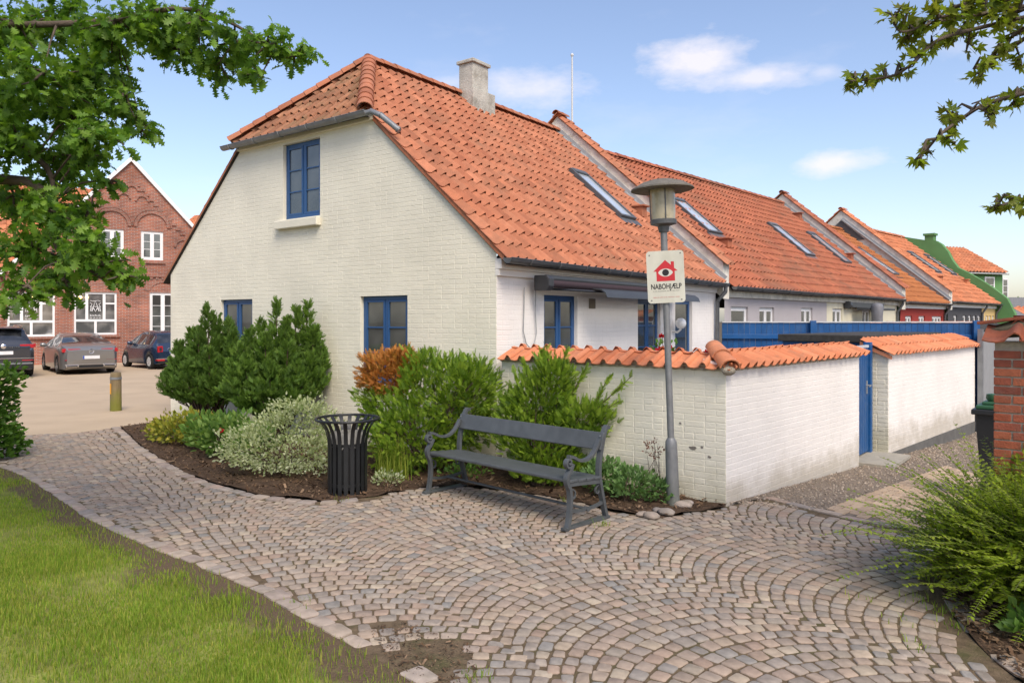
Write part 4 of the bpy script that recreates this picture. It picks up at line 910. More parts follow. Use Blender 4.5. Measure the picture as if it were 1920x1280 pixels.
# wheeled bin behind the pier
wb_ = tag(empty('wheeled_bin', (5.5, 8.2, hgt(5.5, 8.2)), R(-40)), 'dark wheeled bin with green lid half hidden behind the brick pier', 'bin')
m['plast'] = mat('dark_grey_plastic', (.02, .021, .022), .5, .1, 10); m['plg'] = mat('green_plastic', (.03, .1, .045), .5, .1, 10)
b = MB(); lo = [(-.2, -.2), (.2, -.2), (.2, .2), (-.2, .2)]; hi = [(-.26, -.27), (.26, -.27), (.26, .27), (-.26, .27)]
b.add([(x, y, .05) for x, y in lo]+[(x, y, 1.0) for x, y in hi], [(3, 2, 1, 0), (4, 5, 6, 7)]+[(i, (i+1) % 4, 4+(i+1) % 4, 4+i) for i in range(4)]); b.build('body', m['plast'], wb_, bevel=.02)
b = MB(); b.box((-.29, -.3, .97), (.29, .3, 1.03)); b.build('rim', m['plast'], wb_, bevel=.012)
b = MB(); b.box((-.25, -.27, 1.032), (.25, .3, 1.075)); b.box((-.2, -.2, 1.075), (.2, .22, 1.11)); b.build('lid', m['plg'], wb_, bevel=.012)
b = MB(); b.lathe([(.001, 1.2), (.05, 1.19), (.055, 1.14), (.03, 1.11)], 12, M=Matrix.Translation((-.12, -.1, 0))); b.build('lid_knob', m['plg'], wb_, smooth=50)
for s in (-.2, .2): b = MB(); b.tube([(s-.025, .24, .09), (s+.025, .24, .09)], .09, 16); b.build('wheel', m['plast'], wb_, smooth=50)
# ------------------------------------------------------------------ street lamp with sign
lp = tag(empty('street_lamp', (1.65, 7.53, 0)), 'leaning grey street lamp with flat round hat beside the garden wall corner', 'lamp')
lp.rotation_euler = (0, R(-2.0), 0)
b = MB(); b.tube([(0, 0, -.1), (0, 0, .02), (0, 0, .60), (0, 0, .66), (0, 0, .70)], [.068, .068, .062, .058, .036], 16); b.build('base_sleeve', m['pole'], lp, smooth=50)
b = MB(); b.tube([(0, 0, .68), (0, 0, 2.83)], .034, 14); b.build('pole', m['pole'], lp, smooth=50)
b = MB(); b.lathe([(.001, 2.80), (.05, 2.80), (.06, 2.86), (.13, 2.88), (.135, 2.92), (.12, 2.93), (.001, 2.93)], 28); b.build('collar', m['darkzinc'], lp, smooth=40)
yg = mat('yellowed_lamp_glass', (.50, .44, .30), .25, .12, 6, stain=((.2, .17, .1), 8, .5, None), spec=.6)
b = MB(); b.lathe([(.118, 2.925), (.124, 3.0), (.126, 3.24)], 28); b.build('glass_cylinder', yg, lp, smooth=60)
b = MB(); b.tube([(.09, .09, 2.93), (.09, .09, 3.26)], .012, 6); b.tube([(-.12, .02, 2.93), (-.12, .02, 3.26)], .012, 6); b.tube([(.0, -.129, 2.93), (.0, -.129, 3.24)], .006, 6); b.build('stay', m['darkzinc'], lp)
b = MB(); b.lathe([(.001, 3.235), (.30, 3.225), (.318, 3.23), (.315, 3.245), (.22, 3.30), (.12, 3.33), (.001, 3.34)], 36); b.build('hat', m['hat'], lp, smooth=40)
sg = tag(empty('neighbourhood_watch_sign', (1.65-.075, 7.53-.045, 2.075)), 'pale NABOHJÆLP sign with red house and eye, screwed to the lamp post', 'sign')
sg.rotation_euler = (0, R(-2.6), R(-6))
def rrect(w, h, r, n=5):
    out = []
    for cx, cy, a0 in ((w/2-r, r, -90), (w/2-r, h-r, 0), (-w/2+r, h-r, 90), (-w/2+r, r, 180)):
        for k in range(n+1): a = R(a0+90*k/n); out.append((cx+r*math.cos(a), cy+r*math.sin(a)))
    return out
RX = Matrix.Rotation(R(90), 4, 'X')
b = MB(); b.prism(rrect(.375, .53, .035), 0, .006, M=RX); b.build('board', mat('weathered_sign_board', (.56, .55, .46), .6, .1, 9, stain=((.4, .4, .3), 5, .4, None), stretch=(1, 1, .4)), sg)
rd = mat('sign_red', (.50, .022, .03), .5, .06, 9); bk = mat('sign_black', (.012, .012, .014), .5); wt = mat('sign_white', (.60, .59, .52), .55)
def plate(name, poly, y, material): b = MB(); b.add([(x, -y, z) for x, z in poly], [tuple(range(len(poly)))]); return b.build(name, material, sg)
plate('house_emblem', [(-.092, .222), (.092, .222), (.092, .322), (.122, .322), (.088, .352), (.088, .418), (.056, .418), (.056, .384), (0, .436), (-.122, .322), (-.092, .322)], .0072, rd)
eye = [(.073*math.cos(t), .308+(.041*math.sin(t))*abs(math.sin(t))**.35) for t in [2*math.pi*k/32 for k in range(32)]]
plate('eye_white', eye, .0078, wt); plate('pupil', [(.034*math.cos(2*math.pi*k/24), .308+.034*math.sin(2*math.pi*k/24)) for k in range(24)], .0084, bk)
def text_mesh(name, body, size, loc, material, parent, width=None, bold=0.0):
    cu = bpy.data.curves.new(name, 'FONT'); cu.body = body; cu.size = size; cu.align_x = 'CENTER'; cu.offset = bold
    t = bpy.data.objects.new(name, cu); COL.objects.link(t); bpy.context.view_layer.update()
    me = bpy.data.meshes.new_from_object(t.evaluated_get(bpy.context.evaluated_depsgraph_get())); bpy.data.objects.remove(t)
    o = link(name, me, None, parent); me.materials.clear(); me.materials.append(material)
    sx = 1
    if width:
        xs = [v.co.x for v in me.vertices]; sx = width/(max(xs)-min(xs))
    o.matrix_local = Matrix.Translation(loc) @ RX @ Matrix.Diagonal((sx, 1, 1, 1)); return o
text_mesh('lettering', 'NABOHJÆLP', .074, (0, -.0075, .143), bk, sg, .305, .0015)
def print_line(name, x0, x1, y, z, h, words, material, parent, t=.0004):      # lettering too small to read in the photograph: a line of short upright strokes grouped in words
    b = MB(); tot = sum(words)+.8*(len(words)-1); k = (x1-x0)/tot; x = x0; q = 0
    for w in words:
        for i in range(w):
            hh = h*(1.0 if (q*7) % 3 == 0 else .72); b.box((x+.12*k, y-t, z), (x+.42*k, y, z+hh)); b.box((x+.42*k, y-t, z+(hh*.62 if q % 2 else 0)), (x+.8*k, y, z+(hh*.86 if q % 2 else hh*.22))); x += k; q += 1
        x += .8*k
    return b.build(name, material, parent, kind='stuff')
print_line('small_print', -.132, .132, -.0072, .118, .0085, (2, 3, 12, 3, 3, 4, 5), bk, sg); print_line('red_small_print', -.132, .132, -.0072, .055, .0085, (5, 3, 4, 2, 3, 8, 1, 6), rd, sg)
for x, z in ((-.155, .49), (.155, .5), (-.15, .03), (.15, .03)): b = MB(); b.lathe([(.001, 0), (.007, 0), (.006, .004), (.001, .005)], 10, M=Matrix.Translation((x, -.006, z)) @ RX); b.build('screw', m['darkzinc'], sg)
b = MB(); b.box((-.05, .0005, .10), (.05, .012, .13)); b.box((-.05, .0005, .4), (.05, .012, .43)); b.build('clamp', m['darkzinc'], sg)
# ------------------------------------------------------------------ bench
bl_, br_ = Vector((-.94, 8.07)), Vector((.52, 6.62)); bd = (br_-bl_); BL = bd.length; ba = math.atan2(bd.y, bd.x)
bo_y = Vector((-math.sin(ba), math.cos(ba)))*.27; bn = tag(empty('park_bench', (bl_.x+bo_y.x, bl_.y+bo_y.y, 0.012), ba), 'dark grey cast iron park bench with plank seat beside the litter bin', 'bench')
def ribbon(b, pts, w, t, x):                      # flat bar bent in the y-z plane, centred on x
    P = [Vector((0, p[0], p[1])) for p in pts]; V = []
    for i, p in enumerate(P):
        d = (P[min(i+1, len(P)-1)]-P[max(i-1, 0)]).normalized(); n = Vector((0, -d.z, d.y)); ti = t[i] if isinstance(t, (list, tuple)) else t
        for sx, sn in ((-1, -1), (1, -1), (1, 1), (-1, 1)): V.append((x+sx*w/2, *(p+n*sn*ti/2)[1:]))
    Fs = [(i*4+k, i*4+(k+1) % 4, i*4+4+(k+1) % 4, i*4+4+k) for i in range(len(P)-1) for k in range(4)]+[(3, 2, 1, 0), tuple(len(P)*4-4+k for k in range(4))]
    b.add(V, Fs)
def spline(pts, n=6):
    out = []; P = [Vector(p) for p in pts]
    for i in range(len(P)-1):
        p0, p1, p2, p3 = P[max(i-1, 0)], P[i], P[i+1], P[min(i+2, len(P)-1)]
        for k in range(n):
            t = k/n; out.append(.5*((2*p1)+(-p0+p2)*t+(2*p0-5*p1+4*p2-p3)*t*t+(-p0+3*p1-3*p2+p3)*t**3))
    return out+[P[-1]]
scr = [(-.255+.052*(1-k/20)*math.cos(R(-20)+R(30)*k*-1), .60+.052*(1-k/20)*math.sin(R(-20)+R(30)*k*-1)) for k in range(19)]
for x in (.03, BL-.03):
    e = MB()
    ribbon(e, spline([(-.30, .0), (-.265, .03), (-.235, .2), (-.24, .34), (-.275, .41), (-.28, .47), (-.235, .53), (-.205, .585)]), .05, .034, x)       # front leg up to the scroll
    ribbon(e, scr, .046, [.026*(1-.6*k/18) for k in range(19)], x)
    ribbon(e, spline([(-.255, .652), (-.2, .645), (-.1, .60), (.02, .60), (.12, .66), (.19, .76)]), .046, .026, x)                                      # arm rest
    ribbon(e, spline([(.30, .0), (.265, .1), (.215, .28), (.185, .42), (.19, .55), (.225, .7), (.265, .82), (.30, .865), (.335, .86)]), .05, .036, x)    # rear leg and back post
    ribbon(e, spline([(-.26, .405), (-.1, .395), (.1, .375), (.19, .37)]), .044, .04, x)                                                              # seat bearer
    ribbon(e, spline([(-.235, .16), (-.1, .14), (.1, .14), (.25, .16)]), .03, .026, x)                                                                # foot tie
    ribbon(e, [(-.33, .012), (.33, .012)], .055, .024, x)
    ribbon(e, spline([(-.22, .36), (-.17, .33), (-.165, .28), (-.2, .265), (-.215, .29)]), .02, .012, x); ribbon(e, spline([(.19, .34), (.14, .31), (.14, .27), (.17, .255), (.185, .28)]), .02, .012, x)
    e.build('end_frame', m['iron'], bn, smooth=40, bevel=.004)
for (y0, y1, z) in ((-.262, -.150, .437), (-.142, -.030, .428), (-.022, .090, .42), (.098, .195, .412)):
    b = MB(); b.box((.0, y0, z-.02), (BL, y1, z+.008)); b.build('seat_slat', m['iron'], bn, bevel=.007)
b = MB(); b.box((.0, -.014, -.085), (BL, .014, .085)); o = b.build('back_plank', m['iron'], bn, bevel=.008); o.matrix_local = Matrix.Translation((0, .212, .74)) @ Matrix.Rotation(R(-19), 4, 'X')
b = MB(); b.tube([(.03, .0, .14), (BL-.03, .0, .14)], .014, 8); b.tube([(BL-.05, 0, .14), (BL+.0, 0, .14)], .024, 8); b.build('stretcher', m['iron'], bn, smooth=50)
for x in (.03, BL-.03):
    for dz in (-.05, .05): b = MB(); b.lathe([(.001, .006), (.009, .004), (.01, 0)], 10, M=Matrix.Translation((x, .19+dz*.35, .74+dz)) @ Matrix.Rotation(R(71), 4, 'X')); b.build('bolt', m['zinc'], bn, smooth=50)
# ------------------------------------------------------------------ litter bin
lb_ = tag(empty('litter_bin', (-1.81, 8.10, .015), R(8)), 'black flared slatted litter bin on the bed edge left of the bench', 'bin')
prof = [(.212, 0), (.212, .3), (.212, .5), (.216, .58), (.24, .68), (.285, .755), (.335, .80)]
for k in range(20):
    a = 2*math.pi*k/20; b = MB(); V = []
    for i, (r_, z) in enumerate(prof):
        for s, t in ((-1, 0), (1, 0), (1, 1), (-1, 1)):
            w = .0215; rr = r_-.006*t
            V.append((rr*math.cos(a)-s*w*math.sin(a), rr*math.sin(a)+s*w*math.cos(a), z))
    b.add(V, [(i*4+q, i*4+(q+1) % 4, i*4+4+(q+1) % 4, i*4+4+q) for i in range(len(prof)-1) for q in range(4)]+[(3, 2, 1, 0), (24, 25, 26, 27)]); b.build('slat', m['bintone'], lb_, smooth=40)
b = MB(); b.tube([(.342*math.cos(R(a)), .342*math.sin(R(a)), .803) for a in range(0, 361, 10)], .0145, 8, cap=False); b.build('rim', m['bintone'], lb_, smooth=60)
for z in (.085, .52): b = MB(); b.lathe([(.204, z), (.206, z+.03), (.2, z+.03), (.198, z)], 32); b.build('hoop', m['bintone'], lb_, smooth=40)
b = MB(); b.lathe([(.001, .05), (.185, .05), (.19, .52), (.185, .52), (.182, .07), (.001, .07)], 28); b.build('liner', mat('dark_bin_liner', (.008, .008, .009), .5), lb_, smooth=40)
b = MB(); b.lathe([(.188, .5), (.193, .53), (.197, .6), (.18, .66), (.187, .6), (.18, .52)], 28)
for i, v in enumerate(b.v): b.v[i] = (v[0]*(1+.02*math.sin(i*2.3)), v[1]*(1+.02*math.sin(i*1.7)), v[2]+.012*math.sin(i*3.1))
b.build('bin_bag', mat('clear_grey_bag', (.30, .29, .26), .35, .25, 12, .4, 20), lb_, smooth=60)
# wooden bollard on the parking edge
bo = tag(empty('wooden_bollard', (-8.30, 15.42, 0), R(10)), 'mossy wooden bollard with metal band at the parking area edge', 'bollard')
bw_ = mat('mossy_timber', (.2, .15, .08), .9, .3, 9, .5, 40, stretch=(1, 1, .2), stain=((.16, .17, .02), 2.5, .85, (.1, .75)))
b = MB(); b.tube([(0, 0, -.1), (0, 0, .7), (0, .0, .79), (0, 0, .81)], [.112, .106, .1, .085], 16); b.build('post', bw_, bo, smooth=50)
b = MB(); b.lathe([(.112, .66), (.112, .71), (.104, .71)], 20); b.build('band', m['zinc'], bo, smooth=50)
b = MB(); b.prism([(-.015, -.009), (.015, -.009), (.015, .0), (-.015, .0)], .36, .58, M=Matrix.Translation((-.07, -.088, 0)) @ Matrix.Rotation(R(-38), 4, 'Z')); b.build('reflector', mat('amber_reflector', (.7, .33, .02), .3), bo)
# field stones round the lamp foot
for (px, py, r_, lab) in [(1281, 951, .075, 'round brown'), (1250, 965, .07, 'flat grey'), (1232, 960, .045, 'small pale'), (1222, 972, .07, 'broad tan'), (1290, 946, .05, 'half buried ochre'), (1205, 968, .05, 'low sandy')]:
    b = MB(); b.lathe([(.001, -.02), (r_, 0), (r_*1.05, r_*.3), (r_*.7, r_*.62), (.001, r_*.7)], 10)
    b.v = [(x*1.25*(1+.15*math.sin(i*1.9)), y*(1+.15*math.sin(i*2.7)), z) for i, (x, y, z) in enumerate(b.v)]
    o = b.build('field_stone', m['edge'], None, smooth=180); p = sheet_pt(px, py); o.location = (p[0], p[1], .015); o.rotation_euler = (0, 0, random.uniform(0, 3)); tag(o, lab+' field stone lying at the foot of the lamp post', 'stone', 'field stones by the lamp')
# ------------------------------------------------------------------ red brick building across the parking area
def brickmat(name, c1, c2, mort, sc=1.0):
    q = bpy.data.materials.new(name); nt, N, L = nodes_of(q); b = N['Principled BSDF']; b.inputs['Roughness'].default_value = .9; b.inputs['Specular IOR Level'].default_value = .2
    tc = N.new('ShaderNodeTexCoord'); sx = N.new('ShaderNodeSeparateXYZ'); L.new(tc.outputs['Object'], sx.inputs[0])
    ad = N.new('ShaderNodeMath'); ad.operation = 'ADD'; L.new(sx.outputs[0], ad.inputs[0]); L.new(sx.outputs[1], ad.inputs[1])
    cx = N.new('ShaderNodeCombineXYZ'); L.new(ad.outputs[0], cx.inputs[0]); L.new(sx.outputs[2], cx.inputs[1])
    br = N.new('ShaderNodeTexBrick'); L.new(cx.outputs[0], br.inputs['Vector']); br.inputs['Color1'].default_value = (*c1, 1); br.inputs['Color2'].default_value = (*c2, 1); br.inputs['Mortar'].default_value = (*mort, 1)
    br.inputs['Scale'].default_value = sc; br.inputs['Brick Width'].default_value = .24; br.inputs['Row Height'].default_value = .0667; br.inputs['Mortar Size'].default_value = .008; br.inputs['Bias'].default_value = -.1
    nz = N.new('ShaderNodeTexNoise'); nz.inputs['Scale'].default_value = 1.1; nz.inputs['Detail'].default_value = 6; L.new(tc.outputs['Object'], nz.inputs['Vector'])
    mr = N.new('ShaderNodeMapRange'); L.new(nz.outputs[0], mr.inputs[0]); mr.inputs[1].default_value = .3; mr.inputs[2].default_value = .7; mr.inputs[3].default_value = .72; mr.inputs[4].default_value = 1.2
    sc_ = N.new('ShaderNodeVectorMath'); sc_.operation = 'SCALE'; L.new(br.outputs[0], sc_.inputs[0]); L.new(mr.outputs[0], sc_.inputs['Scale']); L.new(sc_.outputs[0], b.inputs['Base Color'])
    bp = N.new('ShaderNodeBump'); bp.inputs['Strength'].default_value = .6; bp.inputs['Distance'].default_value = .01; bp.invert = True; L.new(br.outputs['Fac'], bp.inputs['Height']); L.new(bp.outputs[0], b.inputs['Normal'])
    return q
m['oldbrick'] = brickmat('old_red_brick', (.40, .125, .066), (.23, .085, .06), (.37, .32, .275)); m['archbrick'] = brickmat('arch_brick', (.33, .115, .075), (.24, .09, .06), (.34, .3, .25))
BB = tag(empty('brick_building', (-18.42, 32.5, 0), R(34)), 'old red brick building with arched gable and white windows across the parking area', 'building')
sl5 = 1.1; ax = 1.43; az = 9.05; ez = 3.9; hw = (az-ez)/sl5
poly = [(ax-hw-7, -.3), (ax+hw, -.3), (ax+hw, ez), (ax, az), (ax-hw, ez), (ax-hw-7, ez)]
holes = [(-3.2, 1.2, -1.5, 3.1), (-.8, 1.25, .86, 3.13), (2.19, 1.0, 3.3, 3.17), (1.83, 4.65, 2.76, 5.97), (.2, 4.65, 1.14, 5.97)]
# convex pieces for the panel builder
wp = wall_panel('gable_front', BB, (0, 0, 0), (1, 0, 0), (0, -1, 0), [(ax-hw, -.3), (ax+hw, -.3), (ax+hw, ez), (ax, az), (ax-hw, ez)], [h for h in holes], m['oldbrick'], .14)
wall_panel('wing_front', BB, (0, .3, 0), (1, 0, 0), (0, -1, 0), [(ax-hw-8, -.3), (ax-hw, -.3), (ax-hw, ez+.2), (ax-hw-8, ez+.2)], [(-5.8, 1.2, -4.1, 3.1)], m['oldbrick'], .14)
b = MB(); b.box((ax+hw-.2, .02, -.3), (ax+hw, 9, ez)); b.build('side_wall', m['oldbrick'], BB)
def shopwin(x0, x1, z0, z1, arch=0):
    w = x1-x0; h = z1-z0; M = Mg((x0+x1)/2, .05, z0); o = None
    f = MB(); t = .085; f.box((-w/2, 0, 0), (-w/2+t, .08, h)); f.box((w/2-t, 0, 0), (w/2, .08, h)); f.box((-w/2+t, .001, h-t), (w/2-t, .079, h)); f.box((-w/2+t, -.02, 0), (w/2-t, .079, t)); f.box((-w/2+t, .002, h*.31), (w/2-t, .078, h*.31+.1))
    f.box((-.05, .003, t), (.05, .077, h*.31)); f.box((-w*.235, .003, h*.31+.1), (-w*.235+.11, .077, h-t)); f.box((w*.235-.11, .003, h*.31+.1), (w*.235, .077, h-t))
    for s in (-1, 1): f.box((min(s*w*.235, s*(w/2-t)), .004, h*.72), (max(s*w*.235, s*(w/2-t)), .076, h*.72+.07))
    o = f.build('shop_window', m['wframe'], BB); o.matrix_local = M
    for (a, c, d, e) in ((-w/2+t, -.05, t, h*.31), (.05, w/2-t, t, h*.31), (-w/2+t, -w*.235, h*.31+.1, h-t), (-w*.235+.11, w*.235-.11, h*.31+.1, h-t), (w*.235, w/2-t, h*.31+.1, h-t)):
        g = MB(); g.box((a, .04, d), (c, .05, e)); g.build('pane', m['shopglass'], o)
    # white line monogram and lettering on the middle pane
    k = MB(); cz = h*.66; sgl = lambda pts, r=.011: k.tube([(x, .03, z+cz) for x, z in pts], r, 4)
    sgl([(-.14, -.2), (0, .26), (.14, -.2)], .02); sgl([(-.2, .27), (-.1, .24), (.1, .28), (.2, .24)]); sgl([(-.08, .0), (.08, .0)]); sgl([(-.2, -.2), (-.16, .05), (-.05, -.1), (0, -.22), (.05, -.1), (.16, .05), (.2, -.2)], .014)
    for s in (-1, 1): sgl([(s*.2, .18), (s*.13, .1), (s*.2, .0), (s*.12, -.08), (s*.19, -.14)]); sgl([(s*.05, .05), (s*.1, -.04), (s*.04, -.14)])
    k.build('monogram', m['wframe'], o)
    print_line('shop_lettering', -.21, .21, .035, cz-.42, .08, (7,), m['wframe'], o, .004); print_line('lower_lettering', -.21, .21, .035, h*.31+.14, .055, (2, 2, 2, 2), m['wframe'], o, .004)
    b = MB(); b.box((x0-.12, -.12, z0-.1), (x1+.12, .02, z0)); b.build('window_ledge', m['archbrick'], BB)
m['shopglass'] = glassmat('shop_glass', (.07, .072, .07), (.26, .25, .23), 1.3); shopwin(-3.2, -1.5, 1.2, 3.1); shopwin(-.8, .86, 1.25, 3.13); shopwin(-5.8, -4.1, 1.2, 3.1)
glow = emis('warm_shop_lamp', (1, .55, .12), 2.2)
for x in (-2.75, -2.5, -2.25, -1.95, -.55, -.3): b = MB(); b.lathe([(.001, -.07), (.06, -.04), (.07, .0), (.05, .05), (.001, .06)], 10, M=Matrix.Translation((x, .085, 2.9))); b.build('shop_lamp', glow, BB, smooth=180)
window(BB, Mg(2.745, .05, 1.0), 1.11, 2.17, 2, 4, m['wframe'], fw=.09, mull=.1)
window(BB, Mg(2.295, .05, 4.65), .93, 1.32, 2, 3, m['wframe'], fw=.09, mull=.09); window(BB, Mg(.67, .05, 4.65), .94, 1.32, 2, 3, m['wframe'], fw=.09, mull=.09)
for (x0, x1, z) in ((1.75, 2.84, 4.58), (.12, 1.22, 4.58), (2.1, 3.4, .93)): b = MB(); b.box((x0, -.09, z-.08), (x1, .02, z)); b.build('window_ledge', m['archbrick'], BB)
ar = MB()
def arch(cx, cz, r, t=.14, a0=0, a1=180, dep=.06):
    n = 18; V = []
    for k in range(n+1):
        a = R(a0+(a1-a0)*k/n)
        for rr in (r, r+t):
            for y in (-dep, .01): V.append((cx+rr*math.cos(a), y, cz+rr*math.sin(a)))
    ar.add(V, [q for k in range(n) for q in ((4*k, 4*k+4, 4*k+6, 4*k+2), (4*k+2, 4*k+6, 4*k+7, 4*k+3), (4*k+1, 4*k+5, 4*k+4, 4*k))])
for cx in (2.295, .67): arch(cx, 6.15, .62); arch(cx, 6.15, .78, .07, dep=.035)
for (cx, cz, r_) in ((1.47, 7.75, .2), (1.14, 7.38, .2), (1.88, 7.3, .22), (3.62, 5.3, .32), (-.72, 5.3, .32)): arch(cx, cz, r_, .09)
arch(2.745, 3.0, .62, .24, 20, 160, .03)
for s in (-1, 1):                                   # stepped frieze under the verge
    for k in range(24):
        a = .25+k*.19; x = ax+s*a; z = az-sl5*a-.75
        if z < ez+.2: break
        ar.box((x-.11, -.05-.002*(k % 2), z-.06), (x+.11, .01, z+.06))
for k in range(40): ar.box((ax-hw+.05+k*.235, -.07, ez-.12), (ax-hw+.17+k*.235, .01, ez-.02))
ar.box((ax-hw, -.09, ez-.02), (ax+hw, .01, ez+.08)); ar.build('brick_ornament', m['archbrick'], BB)
an7 = math.atan(sl5); Lr = hw/math.cos(an7)+.3
rb = deck(BB, [(ax, -.12, az+.03), (ax, 9, az+.03), (ax+hw+.2, 9, ez-.2), (ax+hw+.2, -.12, ez-.2), (ax-hw-.2, 9, ez-.2), (ax-hw-.2, -.12, ez-.2)], [(0, 3, 2, 1), (0, 1, 4, 5)])
b = MB()
for s in (-1, 1): b.add([(ax, -.14, az+.02), (ax+s*(hw+.25), -.14, ez-.25), (ax+s*(hw+.25), -.14, ez-.05), (ax, -.14, az+.24), (ax, .0, az+.02), (ax+s*(hw+.25), .0, ez-.25), (ax+s*(hw+.25), 0, ez-.05), (ax, 0, az+.24)], [(0, 1, 2, 3) if s > 0 else (3, 2, 1, 0), (0, 4, 5, 1), (3, 2, 6, 7)])
b.build('barge_board', m['wframe'], rb)
roof_slope(rb, (ax+hw+.2, -.12, ez-.13), (0, 1, 0), (-math.cos(an7), 0, math.sin(an7)), 9, Lr, m['tile4'], 0, w=.25, g=.36); roof_slope(rb, (ax-hw-.2, 9, ez-.13), (0, -1, 0), (math.cos(an7), 0, math.sin(an7)), 9, Lr, m['tile4'], 0, w=.25, g=.36)
wr2 = deck(BB, [(ax-hw-8, .1, ez+.15), (ax-1.2, .1, ez+.15), (ax-1.2, 4.4, 8.3), (ax-hw-8, 4.4, 8.3)], [(0, 1, 2, 3)], 'wing_roof')
roof_slope(wr2, (ax-hw-8, 0, ez+.2), (1, 0, 0), (0, math.cos(R(44)), math.sin(R(44))), 8+hw-1.2, 6.1, m['tile4'], 0, w=.25, g=.36)
# distant roofs and trees
def far_house(name, label, p, Y, w, h, rh, wallm, roofm, ang=0):
    q = at(*p, Y); t = tag(empty(name, (q.x, q.y, 0), ang), label, 'house'); b = MB(); b.box((-w/2, 0, -.5), (w/2, 6, h)); b.add([(w/2, 0, h), (w/2, 6, h), (w/2, 3, h+rh)], [(0, 1, 2)]); b.add([(-w/2, 0, h), (-w/2, 6, h), (-w/2, 3, h+rh)], [(2, 1, 0)]); b.build('wall', wallm, t)
    a = math.atan(rh/3); rr = deck(t, [(-w/2-.2, -.3, h-.15), (w/2+.2, -.3, h-.15), (w/2+.2, 3, h+rh), (-w/2-.2, 3, h+rh), (-w/2-.2, 6.3, h-.15), (w/2+.2, 6.3, h-.15)], [(0, 1, 2, 3), (3, 2, 5, 4)])
    roof_slope(rr, (-w/2-.2, -.3, h-.1), (1, 0, 0), (0, math.cos(a), math.sin(a)), w+.4, 3.35/math.cos(a), roofm, 0, w=.25, g=.36); return t
far_house('far_house', 'roof tip of an orange tiled house between the brick gable and the white house', (375, 460), 46, 9, 6.3, 2.6, m['oldbrick'], m['tile4'], R(-30))
far_house('grey_roofed_house', 'distant low building with grey roof right of the green house', (1915, 600), 70, 9, 2.0, 2.0, w_grey, mat('grey_roof_sheet', (.2, .2, .2), .8), R(10))
b = MB(); V = []; n = 60
q0 = Vector((9.9, 16.6)); q1 = Vector((16, 22.5))
yr = tag(empty('yard_outbuilding', (11.2, 18.6, 0), R(30)), 'low outbuilding with dark corrugated roof behind the blue fence', 'shed')
for i in range(n+1): V += [(i*6.2/n, 0, 1.60+.02*(i % 2)), (i*6.2/n, 2.4, 1.80+.02*(i % 2))]
b.add(V, [(2*i, 2*i+2, 2*i+3, 2*i+1) for i in range(n)]); b.build('corrugated_roof', m['felt'], yr)
b = MB(); b.box((.1, .1, -.5), (6.1, 2.3, 1.59)); b.build('wall', w_dark, yr)
ridge_tiles(yr, (0, 2.42, 1.78), (6.2, 2.42, 1.78), m['tilecap'], .07, .3)
rw = tag(empty('red_yard_wall', (12.9, 18.6, 0), R(15)), 'small red wall with tile coping beyond the metal fence', 'wall'); b = MB(); b.box((0, 0, -.5), (2.5, .25, 2.02)); b.build('wall_body', w_red, rw); roof_slope(rw, (-.05, -.1, 2.02), (1, 0, 0), (0, math.cos(R(30)), math.sin(R(30))), 2.6, .4, m['tilecap'], 20, w=.2, g=.36, name='coping_tile')
